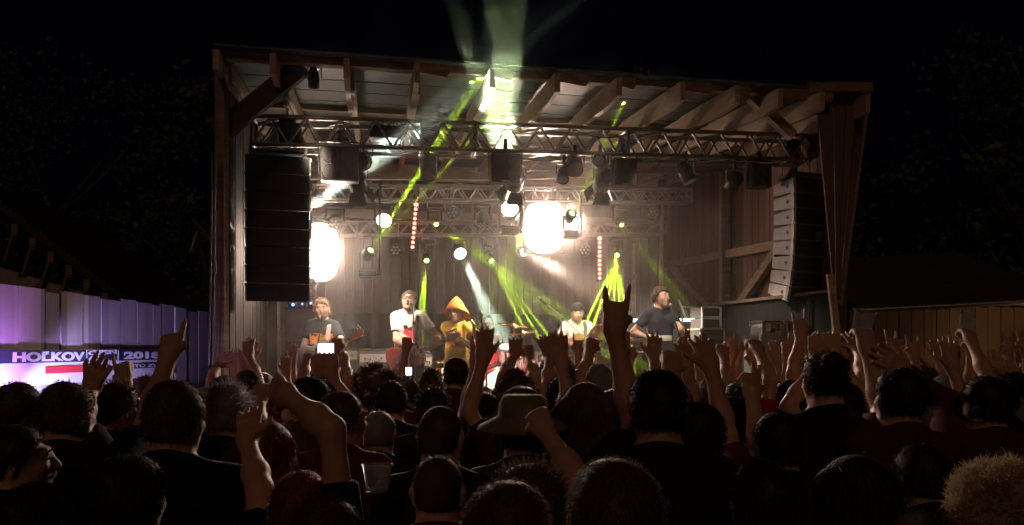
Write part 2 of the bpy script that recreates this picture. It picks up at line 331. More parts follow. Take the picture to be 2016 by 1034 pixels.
def make_body(spec, vox=.012):
    """returns dict of meshes: body, clothes, hair; local frame, faces +Y, feet at z 0"""
    g = spec.get; H = g('H', 1.75); s = H/1.75; hk = 1.04*s**.4; fat = g('fat', 0.); wm = g('woman', False)
    sh = (.150 if wm else .170)*s*(1+fat*.25); lean = np.array(g('lean', (0, 0)), float)*s
    pel = V3(0, 0, g('pelvis', .93)*s)+V3(*g('shift', (0, 0, 0))); 
    def up(z): return pel+V3(lean[0]*(z-.93)/.55, lean[1]*(z-.93)/.55, (z-.93)*s)
    neck = up(1.475); chest = up(1.3)
    tw = g('twist', 0.); X = rotm(tw)@V3(1, 0, 0); Y = rotm(tw)@V3(0, 1, 0)
    hd = g('head', (0, 0, 0)); HR = rotm(tw+hd[0], hd[1], hd[2]); hc = neck+V3(0, .012*s, 0)+V3(lean[0], lean[1], 0)*.12+HR@V3(0, .012, .152)*s
    HP = lambda x, y, z: hc+HR@V3(x, y, z)*hk
    arms = g('arms', {}); A_ = {}
    for sd, q in ((-1, 'L'), (1, 'R')):
        a = arms.get(q); S0 = up(1.425)+X*sd*sh*.93
        if a is None:
            E = S0+X*sd*.05*s+V3(0, -.02, -.28)*s; Wr = E+V3(sd*.0, .09, -.23)*s; T = Wr+V3(0, .03, -.18)*s; kd = 'open'; n = -X*sd
        else:
            E, Wr, T = (np.array(p, float) for p in a[:3]); kd = a[3]; n = np.array(a[4], float) if len(a) > 4 else Y
            rise = max(0, min(1, (E[2]-S0[2]+.12)/.4)); S0 = S0+V3(0, 0, .055*s)*rise-X*sd*.02*s*rise
        A_[q] = (sd, S0, E, Wr, T, kd, n)
    hip = [pel+X*sd*.088*s+V3(0, 0, -.03)*s for sd in (-1, 1)]; legs = g('legs'); 
    ank = [V3(sd*.12*s, -.02*s, .085*s) if not legs else np.array(legs[(sd+1)//2], float) for sd in (-1, 1)]
    kn = [solve(hip[i], ank[i], .43*s, .42*s, np.array(g('knee', (0, 1, 0)), float)+X*(2*i-1)*g('spread', .1)) for i in (0, 1)]
    ank = [k_[1] for k_ in kn]; kn = [k_[0] for k_ in kn]
    allp = [hc+V3(.15, .15, .16), hc-V3(.15, .15, .2)]+[a[i] for a in A_.values() for i in (1, 2, 3, 4)]+[a_+V3(.12, .22, .1) for a_ in ank]+[a_-V3(.12, .16, .1) for a_ in ank]+kn+[pel+V3(.24, .22, 0), pel-V3(.24, .22, 0)]
    P_ = np.array(allp); lo, hi = P_.min(0)-.1, P_.max(0)+.1
    wa = .108*(1+.35*fat)*s; bl = fat*.06*s
    def torso(Fl, o, planes=None, k=55):
        for sd in (-1, 1):
            Fl.cone(up(.96)+X*sd*.075*s, up(1.14)+X*sd*.055*s, (.105 if not wm else .112)*s*(1+.2*fat)+o, wa*.85+o, k, .9, Y, planes)
            Fl.cone(up(1.14)+X*sd*.055*s, up(1.33)+X*sd*.082*s+Y*.008, wa*.85+o, .091*s+o, k, .95, Y, planes)
            Fl.cone(up(1.43)+X*sd*.05*s-Y*.01*s, up(1.425)+X*sd*(sh*.88), .054*s+o, .048*s+o, k, 1, Y, planes)
            Fl.cone(neck-Y*.02*s+V3(0, 0, .03)*s+X*sd*.02*s, up(1.44)+X*sd*sh*.72, .04*s+o*.7, .036*s+o, k, 1, Y, planes)
            if wm: Fl.ell(up(1.29)+X*sd*.075*s+Y*.075*s, ((.06*s+o,)*3), None, k, planes)
        if bl: Fl.ell(up(1.1)+Y*(.05*s+bl), (.13*s+o, .1*s+bl+o, .13*s+o), None, k, planes)
    fa = 1+.18*fat; ua = .042*s*fa*(.86 if wm else 1); fo = .037*s*fa*(.84 if wm else 1)
    def body():
        Fl = Field(lo, hi, vox); torso(Fl, 0)
        Fl.cone(neck-V3(0, .018, .02)*s, HP(0, -.022, -.045), .058*s, .055*s*(.9 if wm else 1.05), 70)
        # head: skull, face, jaw, nose, brow, ears, lips
        Fl.ell(HP(0, -.012, .028), np.array((.072, .090, .082))*hk, HR.T, 90)
        Fl.ell(HP(0, .03, -.03), np.array((.058, .060, .075))*hk, HR.T, 90)
        Fl.ell(HP(0, .062, -.092), np.array((.026, .022, .02))*s, HR.T, 80); Fl.cone(HP(-.045, .0, -.06), HP(0, .06, -.092), .016*s, .018*s, 80); Fl.cone(HP(.045, .0, -.06), HP(0, .06, -.092), .016*s, .018*s, 80)
        Fl.cone(HP(0, .086, .018), HP(0, .108, -.02), .007*s, .0135*s, 150); Fl.cone(HP(-.036, .076, .030), HP(.036, .076, .030), .012*s, .012*s, 120)
        for sd in (-1, 1):
            Fl.ell(HP(sd*.036, .066, -.022), np.array((.022, .018, .02))*s, HR.T, 110)
            Fl.ell(HP(sd*.076, -.012, -.008), np.array((.009, .018, .031))*s, HR.T, 200); Fl.cone(HP(sd*.074, -.014, .016), HP(sd*.084, -.026, .002), .006*s, .007*s, 200)
        Fl.ell(HP(0, .088, -.05), np.array((.022, .010, .010))*s, HR.T, 150)
        for q, (sd, S0, E, Wr, T, kd, n) in A_.items():
            Fl.cone(S0, S0+(E-S0)*.35, .050*s*fa, ua*1.05, 70); Fl.cone(S0+(E-S0)*.35, E, ua*1.05, fo*.92, 70)
            Fl.cone(E, E+(Wr-E)*.32, fo*.93, fo*1.02, 70); Fl.cone(E+(Wr-E)*.32, Wr, fo*1.02, .0265*s, 70)
            hand(Fl, Wr, T-Wr, n, sd*(1 if True else -1), kd, s*(.92 if wm else 1), vox)
        for i in (0, 1):
            Fl.cone(hip[i], kn[i], .082*s*fa, .055*s, 60); Fl.cone(kn[i], kn[i]+(ank[i]-kn[i])*.35, .054*s, .054*s, 60); Fl.cone(kn[i]+(ank[i]-kn[i])*.35, ank[i], .054*s, .036*s, 60)
            Fl.cone(ank[i]+V3(0, 0, -.045)*s, ank[i]+V3(0, .15, -.055)*s, .036*s, .028*s, 60)
        vs, fs = Fl.mesh(); mi = np.zeros(len(fs), int)
        if g('face'):                                 # eyes, brows and lips belong to the same mesh
            mb = MB(); Rm = Matrix(HR.tolist())
            for sd in (-1, 1):
                mb.ball(HP(sd*.031, .079, .012), np.array((.015, .011, .010))*s, Rm, 8, 6, 1); mb.ball(HP(sd*.031, .088, .011), np.array((.007, .004, .007))*s, Rm, 6, 4, 2)
                mb.ball(HP(sd*.033, .090, .034), np.array((.019, .006, .0045))*s, Rm, 8, 4, 4)
            mb.ball(HP(0, .095, -.052), np.array((.021, .007, .007))*s, Rm, 8, 4, 3)
            if g('mouth'): mb.ball(HP(0, .094, -.058), np.array((.013, .009, .012))*s, Rm, 8, 4, 2)
            v2 = np.array(mb.v); f2 = np.array(mb.f)+len(vs); vs = np.concatenate([vs, v2]); fs = np.concatenate([fs, f2]); mi = np.concatenate([mi, mb.m])
        return np_mesh('person', vs, fs, [SKIN[g('skin', 0)], M['eye_white'], M['eye_dark'], M['lip'], M['brow']], mi)
    cvox = max(vox*1.3, .012)
    def shirt():
        o = .011; kind = g('top', 'tee'); Fl = Field(lo, hi, cvox)
        nk = neck+V3(0, 0, .01)*s; pl = [((0, .55, 1), nk+V3(0, -.0, .015)*s), ((0, 0, -1), up(g('hem', .86)))]
        torso(Fl, o, pl, 60); Fl.cone(neck-V3(0, .02, .08)*s, neck-V3(0, .022, -.06)*s, .078*s, .072*s, 60, planes=pl)
        Fl.cone(up(.90)-X*.06*s, up(.90)+X*.06*s, .13*s+o+fat*.02, .13*s+o+fat*.02, 50, .85, Y, pl)
        for q, (sd, S0, E, Wr, T, kd, n) in A_.items():
            d = unit(E-S0); L = np.linalg.norm(E-S0)
            if kind == 'tee': e = S0+d*L*.62; Fl.cone(S0, e+d*.03, .057*s*fa+.006, ua+.020, 60, planes=[(d, e)])
            elif kind == 'long':
                Fl.cone(S0, E, .057*s*fa+.006, fo+.020, 60); d2 = unit(Wr-E); Fl.cone(E, Wr, fo+.021, .040*s, 60, planes=[(d2, Wr-d2*.015)])
        vs, fs = Fl.mesh(.10, g('seed', 1)); return np_mesh('shirt', vs, fs, [CL[g('cloth', 'black')]])
    def trousers():
        Fl = Field(lo, V3(hi[0], hi[1], pel[2]+.2), .018)
        Fl.cone(pel-X*.06*s, pel+X*.06*s, .125*s, .125*s, 40, .85, Y)
        for i in (0, 1):
            low = g('shorts'); e = kn[i] if low else ank[i]
            Fl.cone(hip[i], kn[i], .098*s*fa, .076*s, 50); 
            if not low: Fl.cone(kn[i], ank[i], .074*s, .062*s, 50)
        vs, fs = Fl.mesh(.1, 5); return np_mesh('trousers', vs, fs, [CL[g('legcloth', 'jeans')]])
    def shoe(i):
        Fl = Field(ank[i]-V3(.14, .2, .14), ank[i]+V3(.14, .28, .12), .016); a = ank[i]
        Fl.cone(a+V3(0, -.02, -.035)*s, a+V3(0, .16, -.048)*s, .047*s, .037*s, 60); Fl.cone(a+V3(0, 0, -.03)*s, a+V3(0, 0, .02)*s, .045*s, .045*s, 60)
        vs, fs = Fl.mesh(); vs[:, 2] = np.maximum(vs[:, 2], (a[2]-.085*s)); return np_mesh('shoe', vs, fs, [CL[g('shoes', 'black')]])
    def hair():
        st_ = g('hair', 'short'); 
        if st_ == 'bald': return None
        rg = np.random.RandomState(g('seed', 1)+7); t = {'buzz': .004, 'short': .014, 'messy': .02, 'curly': .03, 'long': .018, 'bun': .014, 'side': .018, 'fringe': .02}[st_]
        hv = max(vox*.8, .008); Fl = Field(hc-V3(.2, .22, .5 if st_ == 'long' else .2)*s, hc+V3(.2, .2, .2)*s, hv)
        # keep behind and above the hairline, which runs from forehead over the ears to the nape
        n = HR@V3(0, .72, -.69); o = HP(0, .055 if st_ != 'fringe' else .075, .062 if st_ != 'fringe' else .045); pl = [(n, o), (HR@V3(0, 0, -1), HP(0, 0, -.062 if st_ in ('long', 'curly', 'fringe') else -.045))]
        Fl.ell(HP(0, -.012, .028), (np.array((.072, .090, .082))+t)*hk, HR.T, 150, pl)
        Fl.ell(HP(0, -.04, -.015), (np.array((.062, .060, .06))+t)*hk, HR.T, 150, pl)
        if st_ == 'long':
            for x in (-.05, -.02, 0, .02, .05): Fl.cone(HP(x, -.05, .0), HP(x*1.5, -.10, -.20)+V3(0, 0, -.06), .056*s, .04*s, 50)
            for sd in (-1, 1): Fl.cone(HP(sd*.072, -.01, .03), HP(sd*.085, -.03, -.17), .026*s, .028*s, 70)
        if st_ == 'bun': Fl.ell(HP(0, -.10, .075), np.array((.042,)*3)*s, None, 80)
        if st_ == 'side': Fl.cone(HP(-.03, .06, .085), HP(.05, .05, .1), .02*s, .018*s, 80)
        vs, fs = Fl.mesh({'buzz': .1, 'short': .35, 'messy': .8, 'curly': 1.0}.get(st_, .4), g('seed', 1))
        a_, b_, c_ = vs[fs[:, 0]], vs[fs[:, 1]], vs[fs[:, 2]]; N_ = np.cross(b_-a_, c_-a_); N_ /= np.linalg.norm(N_, axis=1)[:, None]+1e-9
        ns = int({'buzz': .6, 'short': 1.8, 'messy': 1.1, 'curly': 3.5, 'long': 1.4}.get(st_, 1)*g('strands', 900)); pick = rg.randint(0, len(fs), ns); c0 = vs[fs[pick]].mean(1)+rg.uniform(-.004, .004, (ns, 3)); nn = N_[pick]
        top_ = ((c0-hc)@(HR@V3(0, 0, 1)))/s
        L = {'buzz': .008, 'short': .013, 'messy': .028, 'curly': .026, 'long': .05, 'bun': .018, 'side': .025, 'fringe': .03}[st_]*s*rg.uniform(.5, 1.4, ns)
        dn = HR@V3(0, -.35, -.9); dirv = nn+rg.normal(0, .35 if st_ != 'curly' else .8, (ns, 3))+dn*{'buzz': .1, 'short': 1.1, 'messy': .1, 'curly': 0., 'long': 1.6, 'fringe': 1.2}.get(st_, .8); dirv /= np.linalg.norm(dirv, axis=1)[:, None]
        wd = g('swid', .0011)*rg.uniform(.7, 1.3, ns)
        sd_ = np.cross(dirv, rg.normal(0, 1, (ns, 3))); sd_ /= np.linalg.norm(sd_, axis=1)[:, None]
        bend = rg.normal(0, .35 if st_ != 'curly' else 1.8, (ns, 3))+np.array(dn)*(.3 if st_ != 'messy' else 0)
        mid = c0+dirv*(L*.5)[:, None]; tip = mid+(dirv+bend)/np.linalg.norm(dirv+bend, axis=1)[:, None]*(L*.5)[:, None]
        e = sd_*wd[:, None]; V_ = np.stack([c0-e, c0+e, mid+e*.8, mid-e*.8, tip+e*.3, tip-e*.3], 1).reshape(-1, 3)
        b0 = (np.arange(ns)*6)[:, None]+len(vs); f2 = np.concatenate([b0+np.array([0, 1, 2, 3]), b0+np.array([3, 2, 4, 5])])
        return np_mesh('hair', np.concatenate([vs, V_]), np.concatenate([fs, f2]), [HAIR[g('haircol', 'dark')]])
    out = dict(body=body(), shirt=shirt(), trousers=trousers(), shoe=(shoe(0), shoe(1)), hair=hair())
    out['hp'] = (hc, HR, s); out['arms'] = A_; out['up'] = up; out['spec'] = spec
    return out
def cap_mesh(b, kind):
    """hats are meshes built on the head frame"""
    hc, HR, s = b['hp']; hk = 1.04*s**.4; m = MB(); Rm = Matrix(HR.tolist()); hp = lambda x, y, z: Vector(hc+HR@V3(x, y, z)*hk)
    upv = Vector(HR@V3(0, 0, 1)); c = hp(0, -.012, .03); n = 24
    def ring(rx, ry, z, yo=0, tl=0): return [hp(rx*math.cos(2*math.pi*i/n), -.012+yo+ry*math.sin(2*math.pi*i/n), z+tl*math.sin(2*math.pi*i/n)) for i in range(n)]
    def skin(rs):
        vs = [p for r in rs for p in r]; m.add(vs, [(k*n+i, k*n+(i+1) % n, (k+1)*n+(i+1) % n, (k+1)*n+i) for k in range(len(rs)-1) for i in range(n)], True)
    if kind in ('cap', 'backcap'):
        skin([ring(.085, .104, .035), ring(.086, .105, .06), ring(.078, .095, .095), ring(.055, .07, .122), ring(.02, .025, .133), ring(.001, .001, .134)])
        sg = 1 if kind == 'cap' else -1
        pts = [(-.07, .07), (-.06, .14), (-.03, .165), (.03, .165), (.06, .14), (.07, .07), (.0, .09)]
        m.prism([(x, sg*y-.012) for x, y in pts], hp(0, 0, .045), Vector(HR@V3(1, 0, 0))*s, Vector(HR@V3(0, 1, -.12))*s, upv*.006)
    elif kind == 'bucket':
        skin([ring(.165, .18, .005), ring(.16, .175, .02), ring(.10, .118, .05), ring(.088, .105, .06), ring(.084, .1, .105), ring(.07, .085, .128), ring(.001, .001, .132)])
    elif kind == 'cone':                              # tall floppy orange hat with a wide slanted brim
        skin([ring(.175, .16, -.03, -.04, .085), ring(.165, .155, -.01, -.035, .08), ring(.125, .13, .05, -.02, .035), ring(.095, .108, .10, -.015, .01), ring(.06, .07, .15, -.025), ring(.025, .03, .185, -.035), ring(.001, .001, .20, -.04)])
    elif kind == 'band':
        skin([ring(.083, .102, .0), ring(.086, .106, .03), ring(.084, .103, .075), ring(.06, .08, .11), ring(.001, .001, .125)])
    return m
def place(b, label, cat='person', loc=(0, 0, 0), yaw=0., group=None, name='person', hat=None, hatcol=None):
    o = bpy.data.objects.new(name, b['body']); COL.objects.link(o); o.location = loc; o.rotation_euler = (0, 0, yaw); tag(o, label, cat, group)
    sp_ = b['spec']
    def ch(nm, me):
        c = bpy.data.objects.new(nm, me); COL.objects.link(c); c.parent = o; return c
    ch({'tee': 't_shirt', 'long': 'jacket', 'tank': 'tank_top'}[sp_.get('top', 'tee')], b['shirt'])
    ch('shorts' if sp_.get('shorts') else 'trousers', b['trousers']); ch('shoe', b['shoe'][0]); ch('shoe', b['shoe'][1])
    if b['hair']: ch('hair', b['hair'])
    if sp_.get('hat'):
        if 'hatmesh' not in b:
            m = cap_mesh(b, sp_['hat']); h = m.build('hat', CL[sp_.get('hatcol', 'black')]); h.parent = o; so = h.modifiers.new('thick', 'SOLIDIFY'); so.thickness = .004; b['hatmesh'] = h.data
            if '_org' in h: del h['_org']
        else:
            h = ch('hat', b['hatmesh']); so = h.modifiers.new('thick', 'SOLIDIFY'); so.thickness = .004
    return o
# ------------------------------------------------------------------ the ground
g = MB(); g.add([(-70, -20, 0), (70, -20, 0), (70, 120, 0), (-70, 120, 0)], [(0, 1, 2, 3)])
tag(g.build('ground', M['ground']), kind='structure')

# ------------------------------------------------------------------ the stage building
FL = .95                                            # stage floor
def roofz(v, u=3.): return 4.83+.004*u+.072*v
W = 6.76; D = 5.75
sb = thing('stage_building', 'open-fronted timber stage barn with plank walls and a low raftered roof', 'stage', O)
m = MB(); m.sbox(W/2, D/2+.12, FL/2, W+.5, D-.1, FL); m.build('stage_floor', M['floor'], sb)
# back wall: vertical boards with real gaps
def boards(mb, p, q, z0, z1, wid, rnd, th=.025, ztop=None, off=0):
    n = max(1, int((q-p).length/wid)); d = (q-p)/n; L = d.length; nrm = Vector((-d.y, d.x, 0)).normalized()
    for i in range(n):
        c = p+d*(i+.5); t = (i+.5)/n; zt = z1 if ztop is None else z1+(ztop-z1)*t
        zt -= rnd.random()*.01; o_ = nrm*rnd.uniform(-.004, .004)
        mb.boxm(Vector((c.x, c.y, (z0+zt)/2))+o_, d*(1-.012/L*1.), nrm*th, Vector((0, 0, zt-z0)))
rn = random.Random(3)
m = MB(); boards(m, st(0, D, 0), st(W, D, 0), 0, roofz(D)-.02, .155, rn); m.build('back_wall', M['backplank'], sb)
m = MB(); m.sbox(W/2, D-.06, 4.35, W-.1, .08, .14); m.sbox(W/2, D-.06, 2.5, W-.1, .08, .12); m.build('wall_rail', M['oldwood'], sb)
m = MB(); m.sbox(W/2, D-.05, roofz(D)-.16, W-.1, .07, .26); m.build('wall_plate', M['wood'], sb)
# side walls
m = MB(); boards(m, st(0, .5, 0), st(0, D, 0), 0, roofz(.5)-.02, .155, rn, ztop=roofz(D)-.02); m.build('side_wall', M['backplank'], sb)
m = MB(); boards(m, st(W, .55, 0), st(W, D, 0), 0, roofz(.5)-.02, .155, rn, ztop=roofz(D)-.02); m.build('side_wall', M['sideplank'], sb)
def piece(a, b, w_, h, name, mt='oldwood', bev=0):
    m = MB(); m.beam(a, b, w_, h); return m.build(name, M[mt], sb)
# framing of the right wall (seen from inside): rails and braces
piece(st(W-.09, .6, 3.35), st(W-.09, 5.6, 3.55), .09, .12, 'wall_rail')
piece(st(W-.09, .6, 2.46), st(W-.09, 5.6, 2.46), .1, .12, 'wall_rail')
piece(st(W-.09, 2.9, 2.52), st(W-.09, .95, 3.75), .09, .12, 'brace')
piece(st(W-.09, 3.3, 2.52), st(W-.09, 5.2, 3.5), .09, .12, 'brace')
piece(st(W-.11, 3.1, FL), st(W-.11, 3.1, roofz(3.1)-.1), .13, .13, 'post', 'oldwood')
piece(st(.11, 3.1, FL), st(.11, 3.1, roofz(3.1)-.1), .13, .13, 'post', 'darkwood')
piece(st(.1, 5.6, FL), st(.1, 5.6, roofz(5.6)-.1), .13, .13, 'post', 'darkwood')
piece(st(W-.1, 5.6, FL), st(W-.1, 5.6, roofz(5.6)-.1), .13, .13, 'post', 'darkwood')
# front posts
piece(sp(437, 760, .16)+Vector((0, 0, -2)), Vector((*sp(437, 760, .16).xy, roofz(0)-.06)), .09, .12, 'post', 'oldwood')
pR = sp(1652, 600, .25)
piece(Vector((pR.x, pR.y, 0)), Vector((pR.x, pR.y, roofz(0)+.02)), .13, .13, 'post', 'darkwood')
# knee braces at the front
piece(sp(428, 266, .30), sp(596, 130, .30), .09, .19, 'brace', 'darkwood')
piece(sp(1478, 190, .30), sp(1560, 268, .30), .09, .11, 'brace', 'wood')
# rafters run front to back; each has a scab board on its front half
pxs = [437, 547, 690, 826, 972, 1098, 1218, 1341, 1447, 1530, 1612, 1700]
us = [uof(sp(px, 120, 0)) for px in pxs]
for i, u in enumerate(us):
    z1 = roofz(D)-.135
    piece(st(u, .35, roofz(.35)-.135), st(u+.02*math.sin(i), D-.1, z1), .055, .18, 'rafter', 'wood')
    L = 1.55+.25*math.sin(i*2.1)
    m = MB(); c = [(-.12, .10), (L, .10), (L, -.02), (L-.14, -.1), (.2, -.12), (-.12, -.09)]
    ax = (V+Vector((0, 0, .072))).normalized()
    m.prism(c, st(u-.06, 0, roofz(0)-.15), ax, Vector((0, 0, 1)), U*.055); m.build('rafter_tail', M['wood'], sb)
    if 2 < i < 11:                                    # short off-cut boards nailed under the eave between the rafters
        m = MB(); m.prism([(0, .03), (.22+.1*math.sin(i*3), 0), (.26+.1*math.sin(i*3), .05), (.25+.1*math.sin(i*3), .12), (0, .12)], st(u+.0, -.03, roofz(0)-.14), U, Vector((0, 0, 1)), V*.03)
        m.build('eave_board', M['oldwood'], sb)
# purlins under the sheeting, header behind the eave
for v, mt in ((.22, 'wood'), (2.1, 'oldwood'), (3.9, 'oldwood')):
    piece(st(0, v, roofz(v)-.005), st(W, v, roofz(v)+.005), .09, .07, 'purlin', mt)
m = MB()
ax = (V+Vector((0, 0, .072)))
a, b = st(-.25, -.2, roofz(-.2)+.005), st(W+.3, -.2, roofz(-.2)+.03)
nb = 26
for i in range(nb):                                   # roof boarding: wide sheets running across, slightly lapped
    v0 = .03+(D+.2)*i/nb; v1 = v0+(D+.2)/nb+.01
    m.boxm(st(W/2, (v0+v1)/2, roofz((v0+v1)/2)+.04+.006*(i % 2)), U*(W+.1), (V*(v1-v0)+Vector((0, 0, .072*(v1-v0)))), Vector((0, 0, .02)))
m.build('roof', M['roofing'], sb)
# right wing: tapering boarded panel outside the right post
m = MB(); top = [1604, 1640, 1666, 1690, 1712]; bot = [1643, 1646, 1649, 1652, 1655]
for i in range(4):
    t0, t1 = top[i]+2, top[i+1]-1
    q = [sp(t0, 176, .1+.01*(i % 2)), sp(t1, 172, .1+.01*(i % 2)), sp(bot[i+1]-.5, 590, .1+.01*(i % 2)), sp(bot[i]+.5, 590, .1+.01*(i % 2))]
    vs = q+[p+V*.025 for p in q]
    m.add(vs, [(3, 2, 1, 0), (4, 5, 6, 7), (0, 1, 5, 4), (1, 2, 6, 5), (2, 3, 7, 6), (3, 0, 4, 7)])
m.build('wing_panel', M['wingplank'], sb)
piece(sp(1706, 178, .16), sp(1650, 600, .16), .07, .09, 'brace', 'oldwood')
piece(sp(1590, 172, -.02), sp(1716, 172, -.02), .05, .1, 'eave_board', 'oldwood')
piece(sp(1634, 540, .02), sp(1652, 700, .02), .07, .05, 'post', 'wood')
# low dark partition beside the stage on the right, with a pale cap rail
pa = thing('side_partition', 'dark low partition with pale cap rail right of the stage under the speaker stack', 'partition', sp(1500, 660, 1.2))
a, b = sp(1395, 601, 1.6), sp(1634, 573, .5)
m = MB(); m.boxm(((a+b)/2-Vector((0, 0, .55+.02))), b-a, V*.03, Vector((0, 0, 1.1))); m.build('panel', M['curtain'], pa)
m = MB(); m.beam(a, b, .06, .035); m.build('cap_rail', M['oldwood'], pa)
m = MB(); c_ = a+(b-a)*.82
m.tube([c_+V*-.05, c_+V*-.05+Vector((0, 0, -1.0))], .008); m.build('cable', M['black'], pa)

# stage skirts: black cloth along the back of the stage
m = MB(); n = 150
vs = []; 
for i in range(n+1):
    u = .25+(W-.5)*i/n; o_ = .03*math.sin(i*1.3)+.02*math.sin(i*.57+1)
    for z in (FL+.02, 2.62): vs.append(st(u, 5.25+o_, z))
m.add(vs, [(2*i, 2*i+2, 2*i+3, 2*i+1) for i in range(n)], True)
cu = m.build('backdrop_curtain', M['curtain']); so = cu.modifiers.new('thick', 'SOLIDIFY'); so.thickness = .006
tag(cu, 'dark pleated cloth hung low across the back of the stage', 'curtain')

# ------------------------------------------------------------------ trusses
def truss(name, label, p, q, hgt, dep, npan, mt='alu', back=V):
    """box truss: four chords, braces between them, end frames"""
    t = thing(name, label, 'truss', p)
    d = (q-p); up = Vector((0, 0, 1)); r = hgt*.085
    cs = [Vector((0, 0, 0)), up*-hgt, back*dep, back*dep-up*hgt]
    for c in cs:
        m = MB(); m.cone(p+c, q+c, r, r, 10); m.build('chord', M[mt], t)
    def br(a, b, rr=None):
        m = MB(); m.cone(a, b, rr or r*.55, rr or r*.55, 6); m.build('brace', M[mt], t)
    for (c0, c1) in ((cs[0], cs[1]), (cs[2], cs[3]), (cs[1], cs[3]), (cs[0], cs[2])):
        face_v = c0 in (cs[0],) and c1 == cs[1]
        k = npan if abs((c0-c1).z) > .01 else npan//2
        for i in range(k):
            a0, a1, am = p+d*(i/k), p+d*((i+1)/k), p+d*((i+.5)/k)
            br(a0+c1, am+c0); 
            if abs((c0-c1).z) > .01: br(am+c0, a1+c1)
    for i in (0, .27, .36, .63, 1) if npan > 14 else (0, .5, 1):
        m = MB(); a = p+d*i
        for x, y in ((0, 1), (1, 3), (3, 2), (2, 0)): m.cone(a+cs[x], a+cs[y], r*.95, r*.95, 8)
        m.build('end_frame', M[mt], t)
    return t
T1 = (sp(497, 228, 1.0), sp(1612, 268, 1.0))
truss('front_truss', 'long aluminium box truss across the stage front carrying the blinders', T1[0], T1[1], .30, .29, 18)
T2 = (sp(600, 362, 3.3), sp(1362, 372, 3.3))
truss('middle_truss', 'second aluminium truss behind the front one, above the bright lamps', T2[0], T2[1], .2, .2, 20)
T3 = (sp(452, 437, 4.6), sp(1312, 437, 4.6))
truss('rear_truss', 'lowest aluminium truss at the back of the stage over the moving heads', T3[0], T3[1], .2, .2, 22, 'dalu')
# roof beam across the stage on the truss line of the back
piece(sp(446, 345, 3.0), sp(1010, 348, 3.0), .08, .1, 'tie_beam', 'oldwood')
piece(sp(1010, 348, 3.0), sp(1480, 330, 3.0), .08, .1, 'tie_beam', 'oldwood')
# truss legs at the back
for (px0, px1, y0, y1, v, nm, lb) in ((1302, 1310, 398, 760, 4.4, 'truss_leg', 'pale straight pole holding the rear truss, right of the green beams'),):
    m = MB(); a = sp(px0, y0, v); b = sp(px0, y1, v); b.z = FL; m.cone(b, a, .035, .035, 10)
    m.cone(b, b+Vector((0, 0, .03)), .2, .2, 14); tag(m.build(nm, M['alu']), lb, 'pole')
# wind-up tower at the back right
tw = thing('winch_tower', 'slim telescopic lighting stand in blue light left of the singer in navy', 'stand', sp(1247, 640, 4.2))
a = sp(1247, 480, 4.2); b = Vector((a.x, a.y, FL))
for i, r_ in enumerate((.05, .04, .028)):
    z0, z1 = [(FL+.1, 2.55), (2.5, 3.2), (3.15, a.z)][i]
    m = MB(); m.box((a.x, a.y, (z0+z1)/2), (r_*1.6, r_*1.6, z1-z0), A); m.build('mast', M['alu'], tw)
m = MB(); m.box((a.x, a.y, 2.56), (.13, .1, .1), A); m.box((a.x, a.y, 3.2), (.09, .09, .07), A); m.build('clamp', M['dalu'], tw)
for s in range(4):
    m = MB(); an = A+s*math.pi/2+.7; m.cone((a.x, a.y, FL+.5), (a.x+.45*math.cos(an), a.y+.45*math.sin(an), FL), .018, .018, 6); m.build('leg', M['alu'], tw)

# ------------------------------------------------------------------ chain hoists
def hoist(px, ytop, ybox, v, label):
    p = sp(px, ybox, v); top = sp(px, ytop, v)
    t = thing('chain_hoist', label, 'hoist', p, 'chain hoists carrying the front truss')
    m = MB(); m.box(p, (.17, .17, .30), A); m.box(p+Vector((0, 0, -.06))-V*.1, (.12, .05, .14), A); m.build('motor', M['black'], t, .01)
    m = MB(); n = 26
    for i in range(n):
        z = p.z+.15+(top.z-p.z-.15)*i/n; m.box((p.x, p.y, z+.012), (.022 if i % 2 else .008, .008 if i % 2 else .022, .032), A)
    m.build('chain', M['dalu'], t)
    hz = p.z+.15+(top.z-p.z-.15)*.58
    m = MB(); m.ball((p.x, p.y, hz), (.06, .045, .06)); m.build('hook_block', M['black'], t)
    m = MB(); m.lathe([(.03, .0), (.055, .05), (.05, .22), (.01, .24)], p+U*.1-Vector((0, 0, .15)), n=12); m.build('chain_bag', M['matte'], t)
hoist(566, 118, 258, 1.12, 'black chain hoist with round hook block over the left speaker stack')
hoist(1553, 172, 300, 1.12, 'black chain hoist above the right speaker stack')

